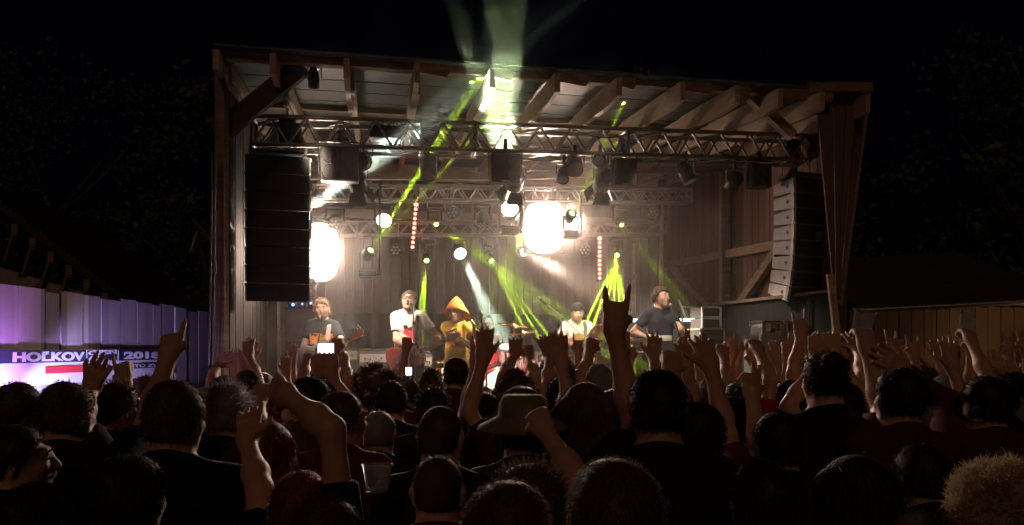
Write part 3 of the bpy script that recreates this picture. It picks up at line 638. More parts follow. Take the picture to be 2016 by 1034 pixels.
# ------------------------------------------------------------------ speaker arrays
def speaker_array(px, py, v, n, wd, hh, dp, yaw, label, tilts, sidemat):
    root = sp(px, py, v); t = thing('line_array', label, 'speakers', root)
    ca, sa = math.cos(yaw), math.sin(yaw); X = Vector((ca, sa, 0)); pos = root.copy(); B = Vector((-sa, ca, 0))
    m = MB(); m.boxm(pos+Vector((0, 0, .04))+B*dp*.45, X*wd*.9, B*dp*.9, Vector((0, 0, .035)))
    for s in (-1, 1): m.boxm(pos+X*(s*wd*.44)+B*.06+Vector((0, 0, .04)), X*.03, B*.1, Vector((0, 0, .13)))
    m.build('flying_frame', M['black'], t)
    m = MB()
    for s in (-1, 1): m.tube([pos+X*(s*wd*.4)+B*dp*.5+Vector((0, 0, .05)), pos+B*dp*.5+Vector((0, 0, .36))], .008)
    m.build('steel_wire', M['dalu'], t)
    for i in range(n):
        a = R(tilts[i]); up = Vector((0, 0, 1))*math.cos(a)-B*math.sin(a)*-1; bk = B*math.cos(a)+Vector((0, 0, 1))*-math.sin(a)*-1
        up = Vector((0, 0, math.cos(a)))+B*(-math.sin(a)); bk = B*math.cos(a)+Vector((0, 0, math.sin(a)))
        c0 = pos-up*hh
        hb = hh*.72
        pts = [(0, 0), (0, hh*.965), (dp, hh*.5+hb*.5), (dp, hh*.5-hb*.5)]
        m = MB(); m.prism(pts, c0-X*wd/2, bk, up, X*wd); cb = m.build('speaker_cabinet', [M['black'] if sidemat is None else M[sidemat]], t)
        m = MB(); m.boxm(c0+up*hh*.48-bk*.008, X*wd*.985, bk*.014, up*hh*.9); m.build('grille', M['grille'], cb)
        for s in (-1, 1):
            m = MB()
            m.boxm(c0+up*hh*.48+X*s*(wd/2+.008)+bk*.03, X*.012, bk*.045, up*hh*.8)
            m.boxm(c0+up*hh*.90+X*s*(wd/2+.012)+bk*.03, X*.02, bk*.05, up*.03)
            m.build('rigging_plate', M['dalu'], cb)
        m = MB(); m.cone(c0+up*hh*.5-X*(wd/2+.002)+bk*dp*.35, c0+up*hh*.5-X*(wd/2-.004)+bk*dp*.35, .024, .024, 12); m.build('handle', M['black'], cb)
        m = MB(); m.boxm(c0+up*hh*.978+bk*.03, X*wd*.99, bk*.05, up*.006); m.build('seam_strip', M['dalu'], cb)
        pos = c0
    return t
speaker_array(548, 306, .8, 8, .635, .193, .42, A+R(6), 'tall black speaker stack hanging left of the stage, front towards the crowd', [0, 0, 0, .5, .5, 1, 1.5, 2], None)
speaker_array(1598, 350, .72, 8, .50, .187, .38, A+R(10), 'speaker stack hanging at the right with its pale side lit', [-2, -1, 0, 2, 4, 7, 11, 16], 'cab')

# ------------------------------------------------------------------ lamps
PW = 1.5
WARM = (1, .74, .58); GREEN = (.52, 1, .015); MINT = (.72, 1, .80)
def spot(p, d, W_, deg, col, blend=.4, r=.03, name='beam'):
    l = bpy.data.lights.new(name, 'SPOT'); l.energy = W_*PW; l.spot_size = R(deg); l.spot_blend = blend; l.color = col; l.shadow_soft_size = r
    o = bpy.data.objects.new(name, l); COL.objects.link(o); o.location = p; o.rotation_euler = Vector(d).to_track_quat('-Z', 'Y').to_euler()
    return o
def yoke(mb, c, d, w_, r):
    """U bracket from lamp body up to a clamp"""
    x = U; up = Vector((0, 0, 1))
    for s in (-1, 1): mb.boxm(c+x*s*w_+up*r*.5, x*.008, V*.03, up*r*1.2)
    mb.boxm(c+up*r*1.1, x*w_*2, V*.03, up*.008)
    mb.boxm(c+up*(r*1.1+.05), x*.03, V*.04, up*.1)
def moving_head(p, d, label, lens='off', size=.11, hang=True, group='moving heads on the rear trusses'):
    """head on a yoke under a square base; lens faces along d"""
    t = thing('moving_head_light', label, 'stage light', p, group)
    if not hang:                                     # upright heads stand on a pole dropped from the truss beside them
        m = MB(); q = p-Vector((0, 0, .27)); m.cone(q+U*.16, Vector((*(q+U*.16).xy, 4.3)), .018); m.cone(q, q+U*.17, .018); m.build('drop_pole', M['black'], t)
    d = Vector(d).normalized(); s = 1 if hang else -1; up = Vector((0, 0, 1))
    m = MB(); m.box(p+up*s*.27, (.24, .2, .08), A); m.build('base', M['black'], t, .008)
    m = MB()
    for k in (-1, 1): m.boxm(p+U*k*size*1.25+up*s*.11, U*.03, V*.07, up*.24)
    m.boxm(p+up*s*.215, U*size*2.6, V*.09, up*.04); m.build('yoke', M['black'], t)
    m = MB(); m.lathe([(0, -size*1.1), (size*.7, -size*1.05), (size*.95, -size*.5), (size, size*.6), (size*.9, size*.95)], p, d, 16); hd = m.build('head', M['black'], t)
    lr = .5 if lens == 'lit_green' else 1
    if lr < 1:
        m = MB(); m.lathe([(size*.9, size*.95), (size*.5, size*.94)], p, d, 16); m.build('bezel', M['black'], hd)
    m = MB(); m.lathe([(size*.9*lr, size*.95), (size*.82*lr, size*.93), (0, size*.99)], p, d, 16)
    lm = M[lens] if lens in M else M['lens']; m.build('lens', lm, hd)
    if lens == 'off':
        x, dd, y = frame(d); m = MB()
        for k in range(7):
            a = k*math.pi/3; rr = 0 if k == 6 else size*.55; c = p+d*size*1.0+x*rr*math.cos(a)+y*rr*math.sin(a)
            m.lathe([(0, .012), (size*.2, .0)], c, d, 8)
        m.build('lens_cluster', M['plastic'], hd)
    return t
M['lit_green'] = glow('lit_green_lens', (.45, 1, .12), 10); M['lit_mint'] = glow('lit_white_lens', (.85, 1, .88), 14)
M['lit_warm'] = glow('lit_warm_lens', (1, .86, .74), 11); M['lit_bloom'] = glow('lit_bloom_panel', (1, .86, .76), 5); M['lit_red'] = glow('lit_red_diode', (1, .16, .10), 9)
M['lit_cyan'] = glow('lit_strip', (.55, 1, .95), 6); M['lit_blue'] = glow('lit_blue_diode', (.05, .12, 1), 12)
M['phone'] = glow('phone_screen', (.55, .62, 1), 8)
GB = 85.0
def gbeam(px, py, v, targets, label, P=60000, deg=.95, r=.012, size=.085):
    p = sp(px, py, v); tg = [sp(*q) for q in targets]; d = sum(((q-p).normalized() for q in tg), Vector()).normalized()
    moving_head(p-d*size*.4, d, label, 'lit_green', size, d.z < .1)
    for q in tg: spot(p+d*size*1.0, q-p, P*GB/9, deg, GREEN, .5, r, 'green_beam')
gbeam(727, 497, 3.05, [(935, 170, .6), (905, 200, .9), (960, 240, 1.6)], 'small green lamp low left, its three beams rising to the roof')
gbeam(1124, 424, 3.05, [(1186, 290, 1.8), (1236, 250, 1.6)], 'green lamp throwing two faint beams up right of the big blinder', 30000)
gbeam(857, 440, 4.7, [(962, 520, 2.6), (990, 530, 2.5)], 'green lamp on the rear truss beaming down over the white spot', 14000, .8)
gbeam(966, 511, 4.9, [(1052, 692, 3.0), (1078, 690, 3.0), (1100, 686, 3.0)], 'green lamp above the drummer with three beams to lower right')
gbeam(840, 511, 4.9, [(824, 625, 3.2), (834, 625, 3.2)], 'green lamp beaming straight down right of the singer in glasses', 24000)
gbeam(1030, 446, 4.3, [(966, 590, 3.5), (950, 600, 3.5), (985, 610, 3.5)], 'green lamp beside the big blinder with beams to lower left', 20000, 1.0)
gbeam(1215, 500, 4.9, [(1145, 650, 3.0), (1164, 650, 3.0), (1182, 655, 3.0), (1204, 655, 3), (1224, 650, 3), (1240, 655, 3.2)], 'green lamp throwing a wide fan of beams behind the raised horns hand', 52000, 1.1)
gbeam(1222, 440, 4.7, [(1346, 610, 3.0), (1356, 600, 3.0)], 'green lamp on the rear truss beaming down right behind the pole', 12000)
gbeam(632, 541, 4.6, [(735, 625, 2.8), (700, 590, 2.6), (722, 600, 2.6)], 'pale green lamp below the left blinder', 9000, 1.0)
def wlamp(px, py, v, q, label, P, deg, col, size=.1, blend=.7, lens='lit_mint', r=.05):
    p = sp(px, py, v); d = (sp(*q)-p).normalized(); moving_head(p-d*size*.5, d, label, lens, size, d.z < .1)
    spot(p+d*size*1.02, d, P*.5, deg, col, blend, r, 'white_beam')
wlamp(905, 497, 4.9, (982, 655, 2.8), 'white spotlight with a pale green shaft down onto the drummer', 50000, 7, MINT, .11)
wlamp(1004, 415, 3.05, (978, 172, .2), 'white lamp shooting a bright shaft up through the roof front', 150000, 10, (.74, 1, .56), .13)
wlamp(592, 425, 3.05, (800, 262, 1.0), 'white lamp hidden by the left speakers, its shaft rising right', 110000, 8, (.78, 1, .86), .13)
wlamp(757, 432, 3.9, (700, 560, 1.9), 'white lamp between left blinder and red LED strip', 2600, 9, (1, .98, .85), .12)
wlamp(1131, 430, 3.9, (1000, 800, -2.0), 'small warm lamp just right of the big blinder', 1100, 66, WARM, .09, lens='lit_warm')
wlamp(1030, 495, 4.9, (1260, 620, 2.2), 'small warm lamp at the lower left of the big blinder', 8000, 14, WARM, .08, lens='lit_warm')
# audience blinders on the rear truss, each fronted by an added glare panel
def blinder_lit(px, py, v, label, P, s=.5, rows=2, cols=2):
    p = sp(px, py, v); t = thing('audience_blinder', label, 'stage light', p, 'lit audience blinders')
    d = (Vector((0.2, 1.5, 1.9))-p).normalized(); x, d, y = frame(d)
    m = MB(); m.boxm(p+d*-.09, x*s*1.14, d*.14, y*s*rows/cols*1.14); m.build('housing', M['black'], t, .01)
    m = MB()
    for k in (-1, 1): m.boxm(p+x*k*(s/2+.02)+y*.1, x*.01, d*.05, y*s)
    m.boxm(p+y*(.1+s/2), x*(s+.05), d*.05, y*.012); m.build('yoke', M['black'], t)
    w2, h2 = s*.56, s*rows/cols*.56; vs = [p+d*.05]; n = 36
    for q, bul in ((.5, .045), (.85, .03), (1., .0)):
        for k in range(n):
            a = 2*math.pi*k/n; ca, sa = math.cos(a), math.sin(a); e = .8
            vs.append(p+d*bul+x*(w2*q*math.copysign(abs(ca)**e, ca))+y*(h2*q*math.copysign(abs(sa)**e, sa)))
    fs = [(0, 1+k, 1+(k+1) % n) for k in range(n)]+[(1+r*n+k, 1+(r+1)*n+k, 1+(r+1)*n+(k+1) % n, 1+r*n+(k+1) % n) for r in (0, 1) for k in range(n)]
    m = MB(); m.add(vs, fs, True); m.build('bloom_panel', M['lit_bloom'], t)  # glowing panel added, shaped like the blinder's blown-out glare
    spot(p+d*.14, d, P*.13, 165, (1, .70, .56), .3, .2, 'blinder_light')
    o = spot(p+d*.12, d, P, 75, WARM, 1., .16, 'blinder_light'); return p
bA = blinder_lit(630, 497, 4.1, 'blazing warm blinder partly behind the left speaker stack', 560, .52, 3, 2)
bB = blinder_lit(1072, 447, 4.1, 'biggest blazing blinder right of the stage centre', 820, .60, 5, 4)
# dark 4-cell blinders and cans on the front truss
def blinder_off(px, py, w_, h, label, v=.92):
    p = sp(px, py, v); t = thing('audience_blinder', label, 'stage light', p, 'unlit blinders under the front truss')
    sc = p.y/F; w_ *= sc; h *= sc; x = U; up = Vector((0, 0, 1)); dp = .16
    m = MB(); m.boxm(p+V*dp*.5, x*w_, V*dp, up*h); m.boxm(p+V*(dp+.02), x*w_*.7, V*.06, up*h*.7); m.build('housing', M['black'], t, .012)
    for i in (-1, 1):
        for j in (-1, 1):
            c = p+x*i*w_*.24+up*j*h*.24
            m = MB(); m.lathe([(w_*.215, .0), (w_*.2, .012), (w_*.18, -.01), (w_*.1, -.03), (0, -.035)], c, -V, 18); m.build('lamp', M['lens'], t)
    m = MB()
    for s in (-1, 1): m.boxm(p+x*s*(w_/2+.02)+V*.08+up*h*.2, x*.008, V*.035, up*h*.95)
    m.boxm(p+V*.08+up*h*.67, x*(w_+.05), V*.035, up*.01); m.boxm(p+V*.08+up*(h*.67+.06), x*.04, V*.05, up*.12); m.build('yoke', M['black'], t)
    m = MB(); m.box(p-V*.012-up*h*.46, (w_*.3, .004, h*.045), A); m.build('maker_plate', M['dalu'], t)
blinder_off(668, 322, 74, 68, 'unlit four-lamp blinder at the left of the front truss')
blinder_off(997, 330, 60, 58, 'unlit four-lamp blinder at the middle of the front truss')
blinder_off(1232, 338, 46, 54, 'unlit four-lamp blinder right of the middle of the front truss')
blinder_off(1500, 345, 44, 46, 'unlit four-lamp blinder beside the right speaker stack')
def par(px, py, r_px, ln, d, label, v=1.1, barn=False, lit=None, P=0, deg=28, name='par_can', shell='black'):
    p = sp(px, py, v); r = r_px*p.y/F; t = thing(name, label, 'stage light', p, 'cans hanging from the front truss')
    d = Vector(d).normalized(); x, d, y = frame(d)
    m = MB(); m.lathe([(0, -ln*.5), (r*.55, -ln*.48), (r*.8, -ln*.3), (r, -ln*.1), (r, ln*.5), (r*.93, ln*.5), (r*.9, ln*.3)], p, d, 18)
    for k in range(4): m.lathe([(r*1.0, -ln*.3+k*.022), (r*1.06, -ln*.3+k*.022+.004), (r*1.0, -ln*.3+k*.022+.008)], p, d, 18)
    m.build('can', M[shell], t)
    m = MB(); m.lathe([(r*.9, ln*.38), (0, ln*.42)], p, d, 16); m.build('lens', M['lit_warm' if lit else 'lens'], t)
    m = MB(); yoke(m, p, d, r+.02, r*1.4); m.build('yoke', M['black'], t)
    if barn:
        for k, (ax_, ay_) in enumerate(((x, y), (-x, y), (y, x), (-y, x))):
            e = p+d*ln*.5+ax_*r; nn = (ax_*.45+d*.9).normalized()
            q = [e-ay_*r*.75, e+ay_*r*.75, e+ay_*r*1.15+nn*r*1.5, e-ay_*r*1.15+nn*r*1.5]; m = MB()
            th = ax_*.003; m.add(q+[p_+th for p_ in q], [(3, 2, 1, 0), (4, 5, 6, 7), (0, 1, 5, 4), (1, 2, 6, 5), (2, 3, 7, 6), (3, 0, 4, 7)])
            m.build('barn_door', M['black'], t)
    if P: spot(p+d*(ln*.5+.01), d, P, deg, (1, .80, .62), .8, .08, 'key_light')
    return p
aim = lambda px, py, v, q, vq: sp(q[0], q[1], vq)-sp(px, py, v)
KEY = 1.6
par(703, 352, 17, .26, aim(703, 352, 1.2, (745, 640), 2.4), 'black can with barn doors under the left unlit blinder', 1.25, True, True, 460*KEY, 52)
par(712, 318, 17, .3, (0, -1, -.2), 'fat black can beside the left unlit blinder', 1.2)
par(843, 328, 16, .30, (.1, -.5, -1), 'lone black can crossed by the green beams', 1.1)
par(1016, 352, 16, .26, aim(1016, 352, 1.2, (930, 660), 2.7), 'black can with barn doors under the middle unlit blinder', 1.25, True, True, 620*KEY, 40)
par(1110, 342, 12, .22, (-.2, -.6, -1), 'slimmer can of the close pair right of the middle blinder', 1.1)
par(1131, 328, 16, .28, (0, -.9, -.5), 'larger can of the close pair right of the middle blinder', 1.1)
par(1187, 352, 16, .27, aim(1187, 352, 1.2, (1110, 650), 3), 'black can with barn doors left of the right-hand unlit blinder', 1.25, True, True, 300*KEY, 44)
par(1181, 322, 13, .25, (-.2, -1, .1), 'upright narrow can above the right barn-door can', 1.0)
par(1350, 340, 14, .26, aim(1350, 340, 1.1, (1500, 660), .75), 'black can hanging alone before the right plank wall', 1.1, False, True, 110*KEY, 46)  # dark can; its lit lens and spot are added to brighten the cases
par(1446, 356, 14, .24, aim(1446, 356, 1.2, (1300, 640), 2.2), 'can with a pale edge left of the rightmost blinder', 1.2, False, True, 240*KEY, 30, shell='black')
par(1262, 150, 11, .2, aim(1262, 150, .3, (1297, 630), 1.6), 'small added can under the roof edge, lighting the singer in navy', .3, False, True, 330*KEY, 20)  # can put in as a key light for the singer in navy
par(617, 152, 11, .2, aim(617, 152, .35, (634, 640), 2.2), 'small added can under the roof edge by the left brace, lighting the bassist', .35, False, True, 300*KEY, 18)  # can put in to throw light on the bass player
# black dimmer pack sitting in the truss
dm = thing('dimmer_box', 'flat black dimmer box lying inside the front truss near its left end', 'dimmer', sp(759, 262, 1.15))
m = MB(); c_ = sp(759, 264, 1.15); m.box(c_, (.34, .2, .14), A); m.build('case', M['black'], dm, .01)
m = MB()
for i in range(5): m.tube([c_+U*(.05*i-.1)+Vector((0, 0, .07)), c_+U*(.08*i-.1)+Vector((0, 0, .13)), c_+U*(.17*i+.05)+Vector((0, 0, .03)), c_+U*(.22*i+.1)+Vector((0, -.02, -.14))], .005)
m.build('cable', M['black'], dm)
# cables looping along the front truss
for k, (x0, x1, y0, sag) in enumerate(((800, 872, 236, 20), (880, 935, 262, 30), (930, 1050, 232, 16), (1130, 1250, 244, 14), (600, 700, 300, 10), (1010, 1120, 300, 8))):
    m = MB(); pts = [sp(x0+(x1-x0)*i/8, y0+sag*math.sin(i/8*math.pi)+(x0+(x1-x0)*i/8-800)*.035, .96) for i in range(9)]; m.tube(pts, .006, 5)
    tag(m.build('cable', M['black']), ['short black cable looping over the left half of the front truss', 'cable dangling inside the front truss by the roof shaft', 'long cable draped on the middle of the front truss', 'cable along the right part of the front truss', 'cable hanging under the front truss left end', 'cable under the front truss right of the middle blinder'][k], 'cable')
# switched-off moving heads
for px, py, v, d, lb in ((895, 420, 4.0, (-.3, -1, -.1), 'unlit wash light with round lens cluster above the white spot'), (781, 494, 4.9, (0, -1, -.05), 'unlit wash light left of the left red strip'),
                       (1285, 424, 4.3, (-.2, -1, -.1), 'unlit wash light near the top of the pale pole'), (1150, 494, 4.9, (-.1, -1, 0), 'unlit wash light between blinder and right red strip'),
                       (660, 436, 3.8, (.1, -1, -.6), 'unlit head just above the left blinder'), (950, 432, 4.2, (0, -.3, -1), 'unlit head pointing down between spot and tall shaft'),
                       (843, 478, 4.95, (0, -.2, -1), 'dark head housing above the lamp that beams straight down'), (960, 478, 4.95, (0, -.2, -1), 'dark head housing above the drummer')):
    moving_head(sp(px, py, v), d, lb, 'off', .105)
# vertical strips of red diodes
for px, px2, y0, y1, lb in ((819, 812, 403, 487, 'vertical red LED strip at the left, beside the singer in glasses'), (1180, 1180, 470, 548, 'vertical red LED strip at the right, beside the green fan')):
    a, b = sp(px, y0, 4.35), sp(px2, y1, 4.35); t = thing('led_strip', lb, 'stage light', b, 'vertical red LED strips')
    m = MB(); m.beam(a+Vector((0, .02, .05)), b+Vector((0, .02, -.05)), .07, .04, up=V); m.build('housing', M['black'], t)
    for i in range(10):
        c = a+(b-a)*(i/9); m = MB(); m.ball(c+V*-.02, .024 if i else .034, n=10, m=6); m.build('diode', M['lit_red'], t)
    l = bpy.data.lights.new('red_light', 'POINT'); l.energy = 5; l.color = (1, .2, .12); l.shadow_soft_size = .1
    lo = bpy.data.objects.new('red_light', l); COL.objects.link(lo); lo.location = (a+b)/2-V*.08
# horizontal pale strip
a, b = sp(1226, 631, 3.2), sp(1368, 630, 3.2); t = thing('led_batten', 'horizontal glowing pale cyan strip behind the singer in navy', 'stage light', a)
m = MB(); m.beam(a+V*.05, b+V*.05, .06, .06); m.build('housing', M['black'], t)
m = MB(); m.beam(a+V*.012, b+V*.012, .02, .045); m.build('tube', M['lit_cyan'], t)
# blue indicator lamps of the rack at the left
rk = thing('effects_rack', 'dark rack with tiny blue lamps under the left blinder', 'rack', sp(597, 640, 4.6))
c_ = sp(597, 640, 4.6); m = MB(); m.box(c_, (.5, .3, .5), A); m.build('case', M['black'], rk, .01)
for px, py, s in ((577, 600, .022), (595, 599, .012), (612, 597, .016)):
    m = MB(); m.ball(sp(px, py, 4.35), s); m.build('indicator', M['lit_blue'], rk)
moving_head(sp(605, 590, 4.2), (-.1, -1, .3), 'small white lamp over the blue indicator lights', 'lit_mint', .03, True)
fo = sp(1345, 592, 4.0)

# ------------------------------------------------------------------ thicker smoke: puffs added for the blinders' halo, and smoke in the shaft
def puff(p, rad, dens, label, sc=(1, 1, 1)):
    m_ = bpy.data.materials.new('smoke_puff'); m_.use_nodes = True; nt = m_.node_tree; nt.nodes.clear(); N = nt.nodes.new; L = nt.links.new
    o_ = N('ShaderNodeOutputMaterial'); v_ = N('ShaderNodeVolumePrincipled'); tc = N('ShaderNodeTexCoord'); gr = N('ShaderNodeTexGradient'); gr.gradient_type = 'QUADRATIC_SPHERE'
    nz = N('ShaderNodeTexNoise'); nz.inputs['Scale'].default_value = 1.6/rad; nz.inputs['Detail'].default_value = 3; mp = N('ShaderNodeMapping'); mp.inputs['Scale'].default_value = [1/(rad*k) for k in sc]
    L(tc.outputs['Object'], mp.inputs[0]); L(mp.outputs[0], gr.inputs[0]); L(tc.outputs['Object'], nz.inputs['Vector'])
    mr = N('ShaderNodeMapRange'); mr.inputs['From Min'].default_value = .3; mr.inputs['From Max'].default_value = .7; mr.inputs['To Min'].default_value = .35*dens; mr.inputs['To Max'].default_value = 1.6*dens; L(nz.outputs['Fac'], mr.inputs['Value'])
    mu = N('ShaderNodeMath'); mu.operation = 'MULTIPLY'; L(gr.outputs['Fac'], mu.inputs[0]); L(mr.outputs[0], mu.inputs[1]); L(mu.outputs[0], v_.inputs['Density'])
    v_.inputs['Color'].default_value = (.9, .82, .76, 1); v_.inputs['Anisotropy'].default_value = .3; L(v_.outputs[0], o_.inputs['Volume'])
    m = MB(); m.ball((0, 0, 0), [rad*k for k in sc], n=16, m=10); o = m.build('smoke', m_); o.location = p; tag(o, label, kind='stuff')
puff(bA-V*.3+U*.05, .85, 1.0, 'added smoke puff giving the left blinder its halo'); puff(bB-V*.3, .95, 1.0, 'added smoke puff giving the big blinder its halo')
puff(sp(972, 60, -.6), 1.25, .006, 'smoke rolling up over the roof edge in the bright shaft', (1.1, .8, 1.1)); puff(sp(985, 230, 1.6), .75, .07, 'smoke under the roof in the bright shaft')
# ------------------------------------------------------------------ smoke haze hanging on and before the stage
hm = bpy.data.materials.new('stage_haze'); hm.use_nodes = True; nt = hm.node_tree; nt.nodes.clear()
o_ = nt.nodes.new('ShaderNodeOutputMaterial'); p_ = nt.nodes.new('ShaderNodeVolumePrincipled'); p_.inputs['Density'].default_value = .0165
p_.inputs['Color'].default_value = (.85, .78, .72, 1); p_.inputs['Anisotropy'].default_value = .62
nt.links.new(p_.outputs[0], o_.inputs['Volume'])
m = MB(); m.prism([(-.5, -.3), (-.5, 4.95), (-2.6, 5.3), (-2.6, 8.6), (D+.5, 8.6), (D+.5, -.3)], O-U*.5, V, Vector((0, 0, 1)), U*(W+1.0))
tag(m.build('haze', hm), 'thin stage smoke hanging in the air over the stage', kind='stuff')
# ------------------------------------------------------------------ the fence with the festival banner (left)
FX = -3.42
fe = thing('plank_fence', 'tall plank fence washed in purple light at the left', 'fence', (FX, 5, 0))
rn = random.Random(8); m = MB(); y = 4.0; k = 0
while y < 8.3:
    wd = [.29, .27, .31, .28, .3, .17][k % 6]; h = 2.44+.012*math.sin(k*2.2)-(.0 if y < 7.6 else .02)
    m.box((FX+rn.uniform(-.006, .006), y+wd/2, h/2), (.024, wd-.016, h)); y += wd; k += 1
m.build('boards', M['fence'], fe)
m = MB(); m.box((FX-.05, 6.2, .5), (.06, 4.5, .1)); m.box((FX-.05, 6.2, 2.1), (.06, 4.5, .1)); m.build('rail', M['oldwood'], fe)
for y in (4.1, 6.1, 8.2):
    m = MB(); m.box((FX-.09, y, 1.15), (.09, .09, 2.3)); m.build('post', M['oldwood'], fe)
BX = FX+.03
bn = thing('banner', 'long festival banner reading HOĽKOV OPEN AIR 2018 hung on the purple fence', 'banner', (BX, 6, 1.9))
def fy(px): return BX*F/(px-1008)                 # depth of a picture column on the banner
def fz(py, px): return 2+(690-py)*fy(px)/F
m = MB(); y0, y1 = fy(-40), fy(338); m.box((BX, (y0+y1)/2, 1.875), (.006, y1-y0, .25)); m.build('sheet', M['white'], bn)
m = MB(); m.box((BX+.005, (y0+y1)/2, 1.958), (.003, y1-y0-.01, .094)); m.build('dark_band', M['navy'], bn)
m = MB(); m.box((BX+.007, (fy(88)+fy(171))/2, 1.855), (.003, fy(171)-fy(88), .052)); m.build('red_label', M['redp'], bn)
m = MB(); m.box((BX+.007, (fy(252)+fy(322))/2, 1.862), (.003, fy(322)-fy(252), .05)); m.build('dark_label', M['navy'], bn)
def text(s, y, z, size, mt, name='lettering', rot=0., root=bn, nrm='x', width=None, x=BX+.008, bold=.0, shear=0.):
    c = bpy.data.curves.new(name, 'FONT'); c.body = s; c.size = size; c.extrude = .0012; c.offset = bold; c.shear = shear
    o = bpy.data.objects.new(name, c); COL.objects.link(o); dg = bpy.context.evaluated_depsgraph_get(); dg.update()
    me = bpy.data.meshes.new_from_object(o.evaluated_get(dg)); bpy.data.objects.remove(o); me.name = name
    w_ = max(v.co.x for v in me.vertices)-min(v.co.x for v in me.vertices); k = (width/w_) if width else 1
    for v in me.vertices: v.co.x *= k
    me.materials.clear(); me.materials.append(mt); t = bpy.data.objects.new(name, me); COL.objects.link(t); t.parent = root
    if nrm == 'x': Mx = Matrix(((0, 0, 1, x), (1, 0, 0, y), (0, 1, 0, z), (0, 0, 0, 1))) @ Matrix.Rotation(rot, 4, 'Z')
    else: Mx = nrm
    t.matrix_local = Matrix.Translation(-Vector(root.location)) @ Mx
    return t
text('HOĽKOV', fy(22), 1.925, .085, M['white'], width=fy(164)-fy(22), bold=.004)
m = MB()
for a, b in ((1.915, 1.918), (2.0, 2.003)): m.box((BX+.0085, (fy(169)+fy(229))/2, (a+b)/2), (.002, fy(229)-fy(169), .005))
m.box((BX+.0085, fy(169), 1.958), (.002, .008, .09)); m.box((BX+.0085, fy(231), 1.958), (.002, .008, .09)); m.build('frame', M['white'], bn)
text('OPEN', fy(172), 1.962, .045, M['white'], width=fy(228)-fy(172), rot=.03, bold=.002); text('AIR', fy(172), 1.922, .042, M['white'], width=(fy(228)-fy(172))*.6, rot=.03, bold=.002)
text('2018', fy(243), 1.928, .082, M['white'], width=fy(314)-fy(243), bold=.004)
text('12.0', fy(190), 1.84, .05, M['navy'], width=fy(228)-fy(190), bold=.002)
text('STO ZVÍ', fy(255), 1.848, .036, M['white'], width=fy(312)-fy(255), bold=.001)
m = MB(); m.box((BX, (fy(235)+fy(330))/2, 1.745), (.005, fy(330)-fy(235), .09)); m.build('lower_strip', M['navy'], bn)
# unseen purple wash light assumed at the foot of the fence, from its glow
PP = Vector((FX+.42, 4.72, 1.35))
pl = thing('assumed_wash_light', 'assumed violet wash light on a short stand below the banner', 'stage light', PP)
m = MB(); d = Vector((-.8, .15, .6)).normalized(); m.lathe([(0, -.1), (.06, -.09), (.075, .06), (.07, .06)], PP, d, 16); m.build('can', M['black'], pl)
m = MB(); m.lathe([(.07, .055), (0, .06)], PP, d, 16); m.build('lens', glow('lit_violet_lens', (.45, .2, 1), 12), pl)
m = MB(); m.cone((PP.x, PP.y, 0), PP-Vector((0, 0, .06)), .016); m.cone((PP.x, PP.y, 0), (PP.x, PP.y, .02), .16); m.build('stand', M['black'], pl)
spot(PP+d*.08, d, 110, 90, (.50, .20, 1), .8, .06, 'assumed_violet_light')
spot(PP+d*.08+Vector((.02, 0, 0)), Vector((-.34, .9, .22)), 420, 60, (.45, .38, 1), .9, .06, 'assumed_violet_light')
# a small flood lamp on the left stage post
fl_ = thing('flood_light', 'small tilted flood lamp on the outside of the left stage post', 'lamp', sp(383, 478, .1))
p = sp(383, 478, .1); m = MB(); m.boxm(p, Vector((.03, .015, .02)), Vector((-.02, .1, 0)), Vector((.06, 0, .20))); m.build('housing', M['alu'], fl_, .004)
m = MB(); m.cone(p, sp(425, 470, .12), .01); m.build('bracket', M['black'], fl_)
for k, (x0, x1) in enumerate(((418, 412), (424, 419))):
    m = MB(); m.tube([sp(x0, 300, -.02), sp((x0+x1)/2+.5, 500, -.03), sp(x1, 720, -.02)], .009)
    if k == 0: m.tube([sp(417, 505, -.05), sp(424, 515, -.05), sp(425, 535, -.05), sp(419, 540, -.05)], .007)
    tag(m.build('hanging_cable', M['dalu']), ['knotted cable hanging down the outside of the left stage post', 'straight cable hanging tight along the left stage post'][k], 'cable')

# ------------------------------------------------------------------ building behind the fence (left), shed (right)
lb = thing('outbuilding', 'dark outbuilding with a sloping roof behind the purple fence', 'building', (-6.6, 9, 0))
a0, a1 = pt(-60, 352, 8.6), pt(268, 603, 8.6); bk = Vector((-.5, 5, 0)); dn = Vector((0, 0, -.1))
m = MB(); vs = [a0, a1, a1+bk, a0+bk]; vs += [p+dn for p in vs]; m.add(vs, [(0, 1, 2, 3), (7, 6, 5, 4), (0, 4, 5, 1), (1, 5, 6, 2), (2, 6, 7, 3), (3, 7, 4, 0)])
nrm = (a1-a0).cross(bk).normalized()
for i in range(34):
    c = a0+(a1-a0)*((i+.5)/34); m.boxm(c+bk*.5+Vector((0, 0, .015)), (a1-a0)/34*.5, bk, Vector((0, 0, .03)))
m.build('roof', M['darkroof'], lb)
for i in range(9):
    c = a0+(a1-a0)*((i+.7)/9.3); m = MB(); m.beam(c+dn-Vector((0, .06, .06)), c+bk+dn-Vector((0, 0, .06)), .07, .11); m.beam(c+dn-Vector((0, .05, .12)), c+dn+Vector((-.2, .1, -.42)), .05, .06); m.build('rafter', M['oldwood'], lb)
b0, b1 = pt(-40, 505, 8.9), pt(238, 600, 8.9); m = MB()
